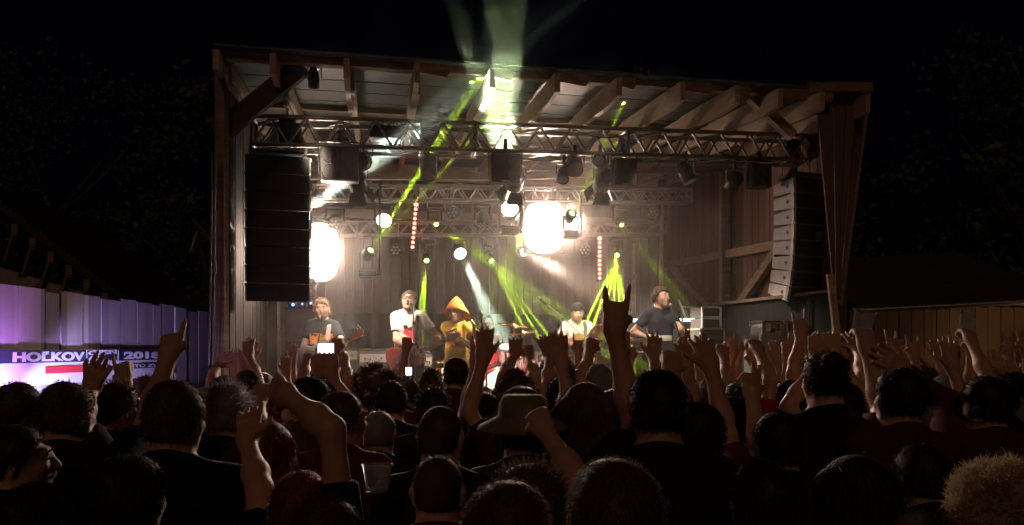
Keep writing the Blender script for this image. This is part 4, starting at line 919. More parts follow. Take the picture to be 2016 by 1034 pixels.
m.add([(b0.x-1, b0.y, 0), (b1.x, b1.y, 0), b1, b0+Vector((-1, 0, .25)), (b0.x-1, b0.y+.1, 0), (b1.x, b1.y+.1, 0), b1+Vector((0, .1, 0)), b0+Vector((-1, .1, .25))], [(0, 1, 2, 3), (7, 6, 5, 4), (1, 5, 6, 2), (0, 3, 7, 4), (3, 2, 6, 7)])
m.build('gable_wall', M['fence'], lb)
sh_ = thing('shed', 'long low plank shed with dark roof at the right, lit orange at its end', 'building', (7, 10, 0))
SY = 10.6; m = MB(); boards(m, Vector((4.95, SY+.35, 0)), Vector((9.2, SY-.25, 0)), 0, 2.62, .17, rn, ztop=2.62); m.build('wall', M['shed'], sh_)
e0, e1 = pt(1690, 612, 10.3), pt(2120, 590, 9.7)
m = MB(); rs = Vector((.3, 3.2, .95)); 
for i in range(12):
    f0, f1 = i/12, (i+1)/12+.01; m.boxm((e0+e1)/2+rs*((f0+f1)/2)+Vector((0, 0, .06+.012*(i % 2))), (e1-e0)*1.03, rs*(f1-f0), Vector((0, 0, .04)))
m.build('roof', M['darkroof'], sh_)
for i in range(15):
    c = e0+(e1-e0)*((i+.5)/15); m = MB(); m.beam(c+Vector((0, .02, .0)), c+rs*.5+Vector((0, 0, -.02)), .06, .1); m.build('rafter_tail', M['shed'], sh_)
m = MB(); m.cone(e0+Vector((0, -.08, .0)), e1+Vector((0, -.08, .0)), .035, .035, 8); m.build('gutter', M['dalu'], sh_)
LP = Vector((7.35, SY-.75, 2.05)); la = thing('assumed_wall_lamp', 'small orange lamp assumed on the shed wall, just past the right edge', 'lamp', LP)  # unseen lamp out of frame, assumed from the orange light on the shed boards
m = MB(); m.lathe([(.05, .05), (.07, .0), (.06, -.06), (0, -.09)], LP, n=12); m.build('glass', glow('lit_orange_glass', (1, .45, .12), 3), la)
m = MB(); m.lathe([(.0, .09), (.08, .06), (.075, .04)], LP, n=12); m.cone(LP+Vector((0, .02, .06)), LP+Vector((0, .72, .06)), .012); m.build('bracket', M['black'], la)
pl_ = bpy.data.lights.new('assumed_lamp_light', 'POINT'); pl_.energy = 15; pl_.color = (1, .62, .34); pl_.shadow_soft_size = .07; lo = bpy.data.objects.new('assumed_lamp_light', pl_); COL.objects.link(lo); lo.location = LP-Vector((0, .12, 0))

# ------------------------------------------------------------------ trees in the dark
def tree(x, y, h, label, seed, rad):
    rg = random.Random(seed); t = thing('tree', label, 'tree', (x, y, 0), 'trees in the dark round the stage')
    m = MB(); m.cone((x, y, 0), (x+.1, y, h*.5), .2, .12, 10); tips = []
    for i in range(9):
        a = rg.uniform(0, 6.28); z = h*rg.uniform(.35, .6); e = Vector((x+math.cos(a)*rad*.6, y+math.sin(a)*rad*.6, z+h*rg.uniform(.1, .3))); m.cone((x+.07, y, z), e, .07, .02, 6); tips.append(e)
    m.build('trunk', M['darkwood'], t)
    lv = []; fs = []
    for k in range(46):
        a = rg.uniform(0, 6.28); q = rg.random()**.5; z = rg.uniform(-1, 1); c = Vector((x+math.cos(a)*rad*q*math.sqrt(1-z*z*.8), y+math.sin(a)*rad*q*math.sqrt(1-z*z*.8), h*.68+z*h*.33)); r = rad*rg.uniform(.16, .34)
        for j in range(90):
            p = c+Vector((rg.gauss(0, r*.5), rg.gauss(0, r*.5), rg.gauss(0, r*.4))); u_ = Vector((rg.gauss(0, 1), rg.gauss(0, 1), rg.gauss(0, 1))).normalized(); w_ = u_.cross(Vector((rg.gauss(0, 1), rg.gauss(0, 1), .3))).normalized(); s = rg.uniform(.05, .1)
            n = len(lv); lv += [p-u_*s, p+w_*s*.5, p+u_*s, p-w_*s*.5]; fs.append((n, n+1, n+2, n+3))
    m = MB(); m.add(lv, fs); m.build('crown', LEAF, t)
LEAF = noisy('leaves', (.03, .06, .02), (.06, .11, .03), 3, .6, bump=0)
tree(-4.9, 12.4, 6.2, 'dark leafy tree just outside the left stage wall', 1, 1.5)
tree(-10.5, 17, 8.5, 'dark tree behind the outbuilding roof', 2, 2.6)
tree(9.2, 13.4, 7.6, 'dark tree rising over the shed at the right', 3, 2.1)
tree(6.3, 17.5, 6.6, 'dark tree between stage wing and shed, farther back', 4, 1.8)

# ------------------------------------------------------------------ gear on the stage
def road_case(px0, py0, px1, py1, Y, label, mt='matte', dp=.4, name='road_case', legs=True, group=None):
    """flight case: panels, metal edging, corner balls, latches, handle; spans the picture box at depth Y and stands on the floor"""
    a, b = pt(px0, py0, Y), pt(px1, py1, Y); c = (a+b)/2; w_, h = b.x-a.x, a.z-b.z; c.y += dp/2
    t = thing(name, label, 'case', (c.x, c.y, b.z), group); R_ = A
    X = U*w_; Yv = V*dp; Z = Vector((0, 0, h)); m = MB(); m.boxm(c, X, Yv, Z); m.build('body', M[mt], t)
    m = MB()
    for i in (-.5, .5):
        for j in (-.5, .5):
            m.beam(c+X*-.5+Yv*i+Z*j, c+X*.5+Yv*i+Z*j, .022, .022); m.beam(c+X*i+Yv*j-Z*.5, c+X*i+Yv*j+Z*.5, .022, .022); m.beam(c+X*i-Yv*.5+Z*j, c+X*i+Yv*.5+Z*j, .022, .022)
    m.build('edging', M['alu'], t)
    for i in (-.25, .25):
        m = MB(); m.boxm(c+X*i-Yv*.51+Z*.12, U*.06, V*.02, Vector((0, 0, .09))); m.boxm(c+X*i-Yv*.53+Z*.12, U*.025, V*.01, Vector((0, 0, .05))); m.build('latch', M['chrome'], t)
    m = MB(); m.boxm(c-Yv*.505-Z*.12, U*w_*.22, V*.012, Vector((0, 0, h*.3))); m.build('handle', M['black'], t)
    return t, b.z
def crate_under(px0, px1, ztop, Y, label, mt='matte', dp=.45):
    a = pt(px0, 690, Y); b = pt(px1, 690, Y); x = (a.x+b.x)/2; h = ztop-FL
    road_case(px0, 690+(2-ztop)*F/Y, px1, 690+(2-FL)*F/Y, Y, label, mt, dp)
crate_under(1490, 1586, 2.168, 8.8, 'large dark case under the two pale flight cases', 'case')
road_case(1496, 633, 1537, 662, 8.8, 'pale flight case, left of the two on the large dark case', 'plastic', .3)
road_case(1540, 633, 1581, 662, 8.8, 'pale flight case, right of the two on the large dark case', 'plastic', .3)
crate_under(1372, 1420, 2.266, 9.3, 'black case under the two open rack frames')
for k, (y0, y1) in enumerate(((604, 625), (626, 648))):
    a, b = pt(1377, y0, 9.3), pt(1416, y1, 9.3); c = (a+b)/2; c.y += .2; w_, h = b.x-a.x, a.z-b.z
    t = thing('rack_frame', ['upper grey rack frame right of the singer in navy', 'lower grey rack frame right of the singer in navy'][k], 'rack', (c.x, c.y, b.z), 'open rack frames')
    m = MB(); X, Yv, Z = U*w_, V*.35, Vector((0, 0, h))
    for i in (-.5, .5): m.boxm(c+X*i*.96-Yv*.5, U*.022, V*.03, Z); m.boxm(c+Z*i*.9-Yv*.5, X*.9, V*.03, Vector((0, 0, .02)))
    m.build('frame', M['plastic'], t); m = MB(); m.boxm(c, X*.99, Yv*.98, Z*.97); m.build('shell', M['matte'], t); m = MB(); m.boxm(c-Yv*.5, X*.86, V*.02, Z*.5); m.build('device', M['black'], t)
    for i in (-.36, .36):
        m = MB(); m.ball(c-Yv*.42+X*i, .01); m.build('knob', M['chrome'], t)
crate_under(1338, 1372, 2.30, 10.9, 'tall teal case left of the rack frames', 'teal', .3)
road_case(1052, 694, 1078, 724, 10.7, 'small case lit green by the beams in front of the drums', 'plastic', .3)
crate_under(1048, 1082, pt(0, 724, 10.7).z, 10.7, 'black case under the small green-lit case', dp=.32)
crate_under(572, 640, 2.02, 11.6, 'black case at far left behind the bass player'); crate_under(690, 770, 2.02, 11.8, 'long black case between bass player and singer in glasses')
# combo amplifier
def amp(px, py, w_, h, Y, label, head=False):
    p = pt(px, py, Y); p.z = FL+h/2; t = thing('guitar_amplifier', label, 'amplifier', (p.x, p.y, FL)); m = MB(); m.box(p, (w_, .3, h), A); m.build('cabinet', M['black'], t, .012)
    f = p-V*.152; m = MB(); m.boxm(f-Vector((0, 0, h*.08)), U*w_*.88, V*.01, Vector((0, 0, h*.74))); m.build('grille_cloth', M['darkwood' if not head else 'matte'], t)
    m = MB(); m.boxm(f+Vector((0, 0, h*.39)), U*w_*.9, V*.012, Vector((0, 0, h*.12))); m.build('control_panel', M['dalu'], t)
    for i in range(6):
        m = MB(); c = f+U*(i-2.5)*w_*.13+Vector((0, 0, h*.39)); m.cone(c-V*.03, c, .012, .014, 8); m.build('knob', M['chrome'], t)
    m = MB(); m.boxm(f+Vector((0, 0, h*.2))-V*.008, U*w_*.3, V*.006, Vector((0, 0, .035))); m.build('badge', M['redp'], t)
    m = MB(); m.tube([p+Vector((0, 0, h/2))+U*-.1, p+Vector((0, 0, h/2+.03))+U*-.09, p+Vector((0, 0, h/2+.03))+U*.09, p+Vector((0, 0, h/2))+U*.1], .01); m.build('handle', M['black'], t)
amp(832, 720, .26, 1.0, 10.6, 'tall amplifier with small red badge right of the singer in glasses')
amp(745, 720, .6, 1.05, 11.2, 'wide black amplifier behind the singer in glasses', True)
amp(668, 700, .6, 1.1, 11.3, 'black bass amplifier behind the bass player', True)
# bongos
bp = pt(868, 734, 10.2); t = thing('bongo_drums', 'orange and white pair of small drums left of the drummer', 'drums', bp)
for s, mt in ((-1, 'orangep'), (1, 'white')):
    m = MB(); m.lathe([(.07, -.12), (.085, 0.02), (.08, .06), (0, .062)], bp+U*s*.09, n=18); m.build('drum', M[mt], t)
m = MB(); m.cone((bp.x, bp.y, FL), bp-Vector((0, 0, .05)), .015); m.cone((bp.x, bp.y, FL), (bp.x, bp.y, FL+.02), .15); m.build('stand', M['chrome'], t)
# signs on the riser
def sign(s, px0, px1, py0, py1, Y, label, rot=0):
    a, b = pt(px0, py0, Y), pt(px1, py1, Y); c = (a+b)/2; t = thing('sign', label, 'sign', c)
    m = MB(); m.boxm(c, U*(b.x-a.x), V*.02, Vector((0, 0, a.z-b.z))); m.build('panel', M['matte'], t)
    base = Matrix((( U.x, 0, -V.x, a.x+.03-V.x*.014), (U.y, 0, -V.y, a.y+.0-V.y*.014+U.y*.03), (0, 1, 0, b.z+(a.z-b.z)*.3), (0, 0, 0, 1)))
    text(s, 0, 0, (a.z-b.z)*.62, M['plastic'], root=t, nrm=base, width=(b.x-a.x)*.86, bold=.004)
sign('Sesťy', 1222, 1284, 636, 676, 10.9, 'black sign with grey lettering Sesťy left of the singer in navy')
sign('HAS', 866, 886, 651, 676, 11.4, 'black sign with grey lettering HAS left of the player in the orange hat')

# ------------------------------------------------------------------ drum kit
DK = pt(972, 700, 11.2); DK.z = FL; t = thing('drum_kit', 'drum kit with cymbals around the seated drummer', 'drums', DK)
rz = FL+.25
m = MB(); m.box((DK.x, DK.y, FL+.125), (1.9, 1.5, .25), A); m.build('riser', M['black'], t)
def drum(c, r, h, d, mt='redp', nm='drum'):
    m = MB(); m.lathe([(r, -h/2), (r, h/2)], c, d, 24); m.lathe([(r*.99, h/2-.002), (0, h/2-.002)], c, d, 24, mi=1); m.lathe([(0, -h/2+.002), (r*.99, -h/2+.002)], c, d, 24, mi=1); o = m.build(nm, [M[mt], M['white']], t)
    m = MB()
    for s in (-1, 1): m.lathe([(r*1.0, s*h/2-.014), (r*1.035, s*h/2-.012), (r*1.035, s*h/2+.012), (r*1.0, s*h/2+.014)], c, d, 24)
    for i in range(8):
        x, dd, y = frame(Vector(d)); q = x*math.cos(i*.785)*r*1.02+y*math.sin(i*.785)*r*1.02; m.cone(Vector(c)+q-dd*h*.45, Vector(c)+q+dd*h*.45, .006, .006, 5)
    m.build('hoop', M['chrome'], t)
kp = DK+Vector((.1, -.35, .25+.28)); drum(kp, .28, .42, -V, 'redp', 'kick_drum')
drum(DK+Vector((-.08, -.3, 1.0)), .14, .2, Vector((0, -.45, 1)), nm='tom'); drum(DK+Vector((.24, -.3, 1.0)), .15, .22, Vector((0, -.45, 1)), nm='tom')
drum(DK+Vector((.52, .1, .75)), .2, .38, Vector((0, -.1, 1)), nm='floor_tom'); drum(DK+Vector((-.3, .0, .85)), .17, .14, Vector((0, -.1, 1)), 'chrome', 'snare_drum')
for dx, dy, z, r, tl in ((.30, -.1, pt(0, 640, 11.2).z, .24, .12), (.42, -.3, pt(0, 655, 11.2).z, .20, -.1), (-.55, -.1, 2.15, .2, .1), (-.7, -.2, 1.85, .17, 0)):
    c = Vector((DK.x+dx, DK.y+dy, z)); d = Vector((tl, -.15, 1)); m = MB(); m.lathe([(0, .02), (.03, .018), (.04, .006), (r, -.008), (r, -.011), (.03, .002), (0, .004)], c, d, 24); m.build('cymbal', M['brass'], t)
    m = MB(); m.cone((c.x, c.y, rz+.3), c+Vector((0, 0, .06)), .011, .008, 8)
    for k in range(3): m.cone((c.x, c.y, rz+.38), (c.x+.22*math.cos(k*2.1), c.y+.22*math.sin(k*2.1), rz), .008, .008, 6)
    m.build('cymbal_stand', M['chrome'], t)
st_ = thing('drum_stool', 'round black stool under the drummer', 'stool', DK+Vector((-.02, .42, .25)))
m = MB(); m.lathe([(0, .46), (.15, .455), (.16, .5), (0, .52)], DK+Vector((-.02, .42, .25)), n=16); m.build('seat', M['black'], st_)
m = MB(); m.cone(DK+Vector((-.02, .42, .25)), DK+Vector((-.02, .42, .72)), .02); m.build('post', M['chrome'], st_)

# ------------------------------------------------------------------ microphones
def mic_stand(base, top, mic, label, boom=None, ball=.026):
    """base on floor, tube to top, boom to the capsule"""
    base, top, mic = Vector(base), Vector(top), Vector(mic); t = thing('microphone_stand', label, 'microphone stand', base)
    m = MB(); m.cone(base, base+Vector((0, 0, .025)), .13, .12, 16); m.build('base', M['black'], t)
    m = MB(); m.cone(base, top, .012, .009, 8); m.build('pole', M['dalu'], t)
    d = (mic-top).normalized(); e = mic-d*.17
    m = MB(); m.cone(top-d*(.18 if boom else 0), e, .009, .008, 8); m.cone(top-Vector((0, 0, .02)), top+Vector((0, 0, .025)), .018, .018, 8); m.build('boom', M['alu' if boom else 'black'], t)
    m = MB(); m.cone(e, mic, .014, .02, 10); m.build('microphone', M['black'], t); m = MB(); m.ball(mic+d*.012, ball); m.build('mesh_head', M['dalu'], t)
    return t

# ------------------------------------------------------------------ musicians
def printed(name, base, c1, c2, x0, x1, z0, z1, sc, th=.5, s_=1.):
    m = noisy(name, tuple(x*.8 for x in base), base, 7, .9, bump=.3, bscale=9, spec=.2); nt = m.node_tree; N = nt.nodes.new; L = nt.links.new; p = nt.nodes['Principled BSDF']
    src = p.inputs['Base Color'].links[0].from_socket; tc = N('ShaderNodeTexCoord'); sx = N('ShaderNodeSeparateXYZ'); L(tc.outputs['Object'], sx.inputs[0]); f = None
    def mul(a, b):
        q = N('ShaderNodeMath'); q.operation = 'MULTIPLY'; L(a, q.inputs[0]); L(b, q.inputs[1]); return q.outputs[0]
    for out, lo, hi in ((0, x0, x1), (2, z0, z1), (1, .02, 9)):
        for op, val in (('GREATER_THAN', lo), ('LESS_THAN', hi)):
            q = N('ShaderNodeMath'); q.operation = op; L(sx.outputs[out], q.inputs[0]); q.inputs[1].default_value = val; f = q.outputs[0] if f is None else mul(f, q.outputs[0])
    nz = N('ShaderNodeTexNoise'); nz.inputs['Scale'].default_value = sc; nz.inputs['Detail'].default_value = 1; L(tc.outputs['Object'], nz.inputs['Vector'])
    g_ = N('ShaderNodeMath'); g_.operation = 'GREATER_THAN'; L(nz.outputs['Fac'], g_.inputs[0]); g_.inputs[1].default_value = th
    n2 = N('ShaderNodeTexNoise'); n2.inputs['Scale'].default_value = sc*.6; L(tc.outputs['Object'], n2.inputs['Vector']); g2 = N('ShaderNodeMath'); g2.operation = 'GREATER_THAN'; L(n2.outputs['Fac'], g2.inputs[0]); g2.inputs[1].default_value = .5
    mc = N('ShaderNodeMixRGB'); mc.inputs[1].default_value = (*c1, 1); mc.inputs[2].default_value = (*c2, 1); L(g2.outputs[0], mc.inputs[0])
    mx = N('ShaderNodeMixRGB'); L(mul(f, g_.outputs[0]), mx.inputs[0]); L(src, mx.inputs[1]); L(mc.outputs[0], mx.inputs[2]); L(mx.outputs[0], p.inputs['Base Color']); return m
CL['bass_shirt'] = printed('bass_shirt', (.03, .035, .04), (.8, .2, .05), (.7, .3, .1), -.14, .14, 1.13, 1.26, 22, .42)
CL['singer_shirt'] = printed('singer_shirt', (.78, .76, .7), (.75, .05, .08), (.04, .03, .03), -.10, .06, 1.02, 1.36, 14, .40)
CL['sax_shirt'] = printed('sax_shirt', (.85, .55, .08), (.8, .16, .05), (.75, .25, .05), -.1, .14, 1.08, 1.3, 16, .52)
CL['cap_shirt'] = printed('cap_shirt', (.62, .60, .52), (.2, .22, .18), (.3, .32, .25), -.12, .1, 1.05, 1.32, 20, .45)
CL['key_shirt'] = printed('key_shirt', (.018, .022, .04), (.75, .78, .7), (.75, .78, .7), -.12, .1, 1.17, 1.24, 4, .2)
CL['drum_shirt'] = printed('drum_shirt', (.28, .02, .03), (.5, .12, .1), (.4, .1, .08), -.1, .1, 1.1, 1.25, 18, .5)
def W2L(p, loc, yaw):
    return np.array(Matrix.Rotation(-yaw, 3, 'Z') @ (Vector(p)-Vector(loc)))
def muso(px, top, Y, yaw, label, spec, arms, z0=FL, seatz=None):
    loc = pt(px, 690, Y); loc.z = z0; loc.x -= 0; Ht = spec.pop('H', None) or (2+(690-top)*Y/F)-z0
    q = {}
    for k, a in arms.items(): q[k] = tuple(W2L(p, loc, yaw) if isinstance(p, Vector) else p for p in a[:3])+tuple(a[3:])
    sp_ = dict(H=Ht, face=1, strands=500, swid=.003, **spec); sp_['arms'] = {}
    b0 = Ht/1.75
    for k, a in q.items():
        sd = -1 if k == 'L' else 1; S = np.array([sd*.17*b0+spec.get('lean', (0, 0))[0]*.9, spec.get('lean', (0, 0))[1]*.9, 1.42*b0]) if 'S' not in spec else spec['S']
        El, Wr = solve(S, a[1], .29*b0, .27*b0, np.array(a[0], float)); T = Wr+unit(a[2]-a[1])*.17
        sp_['arms'][k] = (El, Wr, T)+a[3:]
    b = make_body(sp_, .0105); return place(b, label, 'person', loc, yaw), loc
PI = math.pi
def guitar(o, h, mt, label, name='electric_guitar', L=1.0, bass=False, guard=None):
    """o: body centre, h: point the headstock reaches; flat side to the audience"""
    o, h = Vector(o), Vector(h); ax = (h-o).normalized(); az = (Vector((0, -1, 0))-ax*(-ax.y)).normalized(); ay = az.cross(ax).normalized()
    t = thing(name, label, 'guitar', o); ln = (h-o).length
    k = 1.0; pts = [(-.21, .02), (-.20, .11), (-.13, .165), (-.05, .145), (0, .115), (.06, .12), (.13, .155), (.20, .13), (.21, .07), (.155, .035), (.15, -.035), (.19, -.07), (.20, -.10), (.15, -.145), (.07, -.125), (.0, -.12), (-.06, -.16), (-.14, -.175), (-.20, -.12)]
    P_ = []
    n = len(pts)
    for i in range(n):                               # smooth the outline (Catmull-Rom)
        p0, p1, p2, p3 = (pts[(i+j-1) % n] for j in range(4))
        for s in (0, .33, .66): P_.append(tuple(.5*((2*p1[c])+(-p0[c]+p2[c])*s+(2*p0[c]-5*p1[c]+4*p2[c]-p3[c])*s*s+(-p0[c]+3*p1[c]-3*p2[c]+p3[c])*s**3)*1.05 for c in (0, 1)))
    m = MB(); m.prism(P_, o-az*.022, ax, ay, az*.044); m.build('body', M[mt], t, .006)
    m = MB(); m.prism([(-.12, -.1), (-.1, .0), (-.02, .06), (.12, .05), (.12, -.05), (.03, -.09)], o+az*.023, ax, ay, az*.003); m.build('pickguard', M[guard or 'white'], t)
    m = MB(); m.beam(o+ax*.14+az*.015, h-ax*.17+az*.015, .05, .022, az); m.build('neck', M['wood'], t)
    m = MB(); m.beam(o+ax*.13+az*.028, h-ax*.17+az*.028, .046, .006, az)
    m.build('fretboard', M['darkwood'], t)
    m = MB(); f0 = o+ax*.13+az*.0325; n = 18; LL = ln-.30
    for i in range(n): m.boxm(f0+ax*(LL*(1-2**(-i/9))*1.2), ax*.003, ay*.044, az*.002)
    m.build('frets', M['chrome'], t)
    m = MB(); m.prism([(-.02, -.026), (-.02, .026), (.04, .05), (.17, .042), (.19, .01), (.15, -.03), (.05, -.035)], h-ax*.16+az*.0, ax, ay, az*.018); m.build('headstock', M['wood' if not bass else 'orangewood'], t)
    for i in range(4 if bass else 6):
        m = MB(); c = h-ax*(.12-(.04 if bass else .024)*i)+ay*(.05 if bass or i % 2 else .05)+az*.008; m.cone(c-ay*.015, c+ay*.02, .004, .004, 6); m.ball(c+ay*.03, (.011, .011, .011)); m.build('tuning_peg', M['chrome'], t)
    m = MB()
    for i in range(4 if bass else 6): m.beam(o-ax*.11+ay*(i-2.5)*.007+az*.036, h-ax*.13+ay*(i-2.5)*.006+az*.036, .0012, .0012)
    m.build('strings', M['chrome'], t)
    for x in (-.0, .07):
        m = MB(); m.boxm(o+ax*x+az*.028, ax*.02, ay*.07, az*.012); m.build('pickup', M['black'], t)
    m = MB(); m.boxm(o-ax*.11+az*.03, ax*.03, ay*.07, az*.014); m.build('bridge', M['chrome'], t)
    for i in range(3):
        m = MB(); c = o-ax*(.02+.05*i)-ay*.1+az*.024; m.cone(c, c+az*.015, .01, .009, 8); m.build('knob', M['chrome'], t)
    return o, h, ax, ay, az
def strap(o, h, loc, Ht, mt, label, side=1, yaw=PI):
    m = MB(); s = Ht/1.75
    sh1 = Vector((loc.x-side*-.08*s, loc.y-.03, loc.z+1.50*s)); fr = Vector((loc.x+.02, loc.y-.155*s, loc.z+1.25*s))
    ax = (h-o).normalized()
    pts = [o+ax*.16+Vector((0, .03, .02)), Vector((loc.x+.10*s, loc.y-.15*s, loc.z+1.22*s)), Vector((loc.x+.115*s, loc.y-.09*s, loc.z+1.42*s)), sh1+Vector((.02, .02, .0)), Vector((loc.x+.02, loc.y+.13, loc.z+1.3*s)), Vector((loc.x-.12*s, loc.y+.13, loc.z+1.1*s)), o-ax*.2+Vector((-.02, .06, .0))]
    for a, b in zip(pts[:-1], pts[1:]): m.beam(a, b, .05, .005, Vector((0, -1, .2)))
    tag(m.build('guitar_strap', M[mt]), label, 'strap')
M['pinkstrap'] = princ('pink_strap', (.6, .3, .28), .7); M['orangewood'] = noisy('orange_headstock', (.55, .16, .05), (.65, .22, .08), 6, .35, bump=0)
M['redguitar'] = noisy('red_lacquer', (.38, .06, .03), (.5, .10, .05), 4, .22, bump=0, spec=.7); M['creamguitar'] = princ('cream_lacquer', (.7, .6, .35), .25); M['tanguitar'] = noisy('tan_lacquer', (.42, .2, .09), (.5, .26, .12), 4, .25, bump=0)
# bass player
Yb = 9.3; o, h = pt(622, 700, Yb-.24), pt(714, 655, Yb-.40)
muso(634, 592, Yb, PI+.15, 'bass player with short fair hair in a dark printed T-shirt', dict(hair='messy', haircol='blond', cloth='bass_shirt', legcloth='jeans', spread=.3, head=(0, .05, 0), seed=11, mouth=1, skin=2),
     {'R': (V3(.5, -.4, -.6), pt(612, 697, Yb-.30), pt(628, 704, Yb-.33), 'grip', (0, -1, 0)), 'L': (V3(-.5, -.2, -.7), pt(668, 684, Yb-.34), pt(676, 671, Yb-.36), 'grip', (0, -1, .5))})
guitar(o, h, 'creamguitar', 'pale bass guitar with an orange headstock', 'bass_guitar', bass=True)
L0 = pt(634, 690, Yb); L0.z = FL; strap(o, h, L0, 1.65, 'pinkstrap', 'pinkish strap across the chest of the bass player')
mb_ = pt(636, 624, Yb-.22); mic_stand((mb_.x+.03, Yb-.62, FL), (mb_.x+.02, Yb-.6, 2.0), mb_, 'thin microphone stand before the bass player')
# singer in glasses
Ys = 9.3; o, h = pt(797, 704, Ys-.22), pt(903, 660, Ys-.34)
sg, L1 = muso(805, 572, Ys, PI-.05, 'singer in glasses and a white printed T-shirt playing guitar', dict(hair='short', haircol='brown', cloth='singer_shirt', legcloth='navy', spread=.2, head=(0, .12, 0), seed=12, mouth=1, skin=2),
     {'R': (V3(.6, -.3, -.6), pt(805, 688, Ys-.27), pt(818, 692, Ys-.30), 'grip', (0, -1, -.3)), 'L': (V3(-.6, -.1, -.7), pt(852, 680, Ys-.26), pt(861, 668, Ys-.32), 'grip', (0, -1, .5))})
guitar(o, h, 'redguitar', 'dark red electric guitar of the singer in glasses', guard='darkwood'); strap(o, h, L1, 1.8, 'black', 'black strap of the singer in glasses')
hp = Vector((L1.x, Ys-.115, FL+1.80-.105)); m = MB()
for s in (-1, 1):
    for k in range(14):
        a, b = k/14*2*PI, (k+1)/14*2*PI; c = hp+Vector((s*.034, 0, .015)); m.cone(c+Vector((.028*math.cos(a), 0, .02*math.sin(a))), c+Vector((.028*math.cos(b), 0, .02*math.sin(b))), .0035, .0035, 5)
    m.cone(hp+Vector((s*.062, 0, .02)), hp+Vector((s*.088, .1, .03)), .0035, .0035, 5)
m.cone(hp+Vector((-.008, -.004, .02)), hp+Vector((.008, -.004, .02)), .003, .003, 5); tag(m.build('glasses', M['black']), 'dark-rimmed glasses on the face of the singer in white', 'glasses')
mc = pt(811, 599, Ys-.17); mic_stand((mc.x+.07, Ys-.45, FL), (mc.x+.06, Ys-.42, pt(0, 640, Ys).z), mc, 'thick black microphone stand of the singer in glasses')
# player in yellow with the orange hat and a brass horn
Yh = 9.7
sx_, L2 = muso(903, 614, Yh, PI-.35, 'brass player in a yellow T-shirt and a pointed orange hat', dict(H=1.66, hair='short', haircol='brown', cloth='sax_shirt', legcloth='green', hat='cone', hatcol='orange', head=(0, -.12, 0), lean=(0, .06), spread=.2, seed=13, fat=.25, hem=.80),
     {'R': (V3(.7, -.1, -.6), pt(925, 682, Yh-.36), pt(933, 690, Yh-.40), 'grip', (.2, 0, -1)), 'L': (V3(-.6, .1, -.6), pt(922, 662, Yh-.36), pt(934, 664, Yh-.40), 'grip', (0, -1, 0))})
sx0 = pt(918, 634, Yh-.20); t = thing('saxophone', 'golden saxophone held by the player in yellow', 'saxophone', sx0)
pth = [sx0, sx0+Vector((.06, -.06, .02)), sx0+Vector((.10, -.10, -.04)), sx0+Vector((.11, -.12, -.25)), sx0+Vector((.115, -.13, -.46)), sx0+Vector((.13, -.16, -.53)), sx0+Vector((.16, -.2, -.50)), sx0+Vector((.18, -.23, -.36))]
rr = [.010, .017, .023, .034, .046, .056, .064, .072]
m = MB()
for i in range(len(pth)-1): m.cone(pth[i], pth[i+1], rr[i], rr[i+1], 12)
m.build('body', M['brass'], t); m = MB(); m.lathe([(.062, 0), (.075, .06), (.11, .10), (.105, .10), (.06, .04)], pth[-1], (pth[-1]-pth[-2]), 18); m.build('bell', M['brass'], t)
for k in range(9):
    m = MB(); c = pth[3]+(pth[4]-pth[3])*(k/9-.3)+Vector((.0, -.035, 0)); m.cone(c, c-Vector((0, .012, 0)), .016, .016, 8); m.build('key', M['chrome'], t)
m = MB(); m.cone(sx0-Vector((.03, -.03, .0)), sx0, .008, .01, 8); m.build('mouthpiece', M['black'], t)
mic_stand((sx0.x+.28, Yh-.5, FL), (sx0.x+.26, Yh-.48, 2.1), pt(945, 622, Yh-.4), 'microphone with round black head right of the orange hat', ball=.045)
# drummer
_, L3 = muso(960, 628, 11.55, PI+.05, 'seated drummer in a red shirt with a white headband', dict(H=1.72, hair='short', haircol='white', cloth='drum_shirt', legcloth='jeans', pelvis=.50, legs=((-.26, .42, .09), (.26, .42, .09)), knee=(0, .6, 1), spread=.5, hat='band', hatcol='white', seed=14, mouth=1, S=V3(.17, 0, .98)),
     {'R': (V3(.8, -.2, -.3), pt(930, 690, 11.25), pt(925, 680, 11.2), 'grip', (0, 0, -1)), 'L': (V3(-.8, -.2, -.3), pt(990, 690, 11.3), pt(994, 684, 11.25), 'grip', (0, 0, -1))}, z0=FL+.25)
for k, (a, b) in enumerate((((928, 684, 11.2), (938, 640, 11.05)), ((992, 686, 11.2), (984, 672, 10.9)))):
    m = MB(); m.cone(pt(*a), pt(*b), .009, .006, 8); tag(m.build('drumstick', M['wood']), ['drumstick raised at the left of the drummer', 'lower drumstick at the right of the drummer'][k], 'drumstick')
# guitarist in the cap
Yc = 10.4; o, h = pt(1122, 684, Yc-.24), pt(1205, 664, Yc-.36)
_, L4 = muso(1136, 598, Yc, PI+.3, 'guitarist in a pale T-shirt with a dark backwards cap', dict(hair='short', haircol='dark', cloth='cap_shirt', legcloth='khaki', hat='backcap', hatcol='black', head=(-.3, -.25, 0), seed=15, fat=.5, skin=2),
     {'R': (V3(.6, -.3, -.6), pt(1128, 678, Yc-.30), pt(1142, 686, Yc-.33), 'grip', (0, -1, -.3)), 'L': (V3(-.6, -.2, -.6), pt(1172, 678, Yc-.32), pt(1176, 666, Yc-.36), 'grip', (0, -1, .5))})
guitar(o, h, 'tanguitar', 'tan electric guitar of the player in the cap', guard='darkwood'); strap(o, h, L4, 1.7, 'black', 'black strap of the guitarist in the cap')
b_ = pt(1105, 690, Yc-.5); mic_stand((b_.x, b_.y, FL), pt(1105, 622, Yc-.5), pt(1061, 588, Yc-.9), 'tall stand with a long boom reaching up left beside the capped guitarist', boom=1)
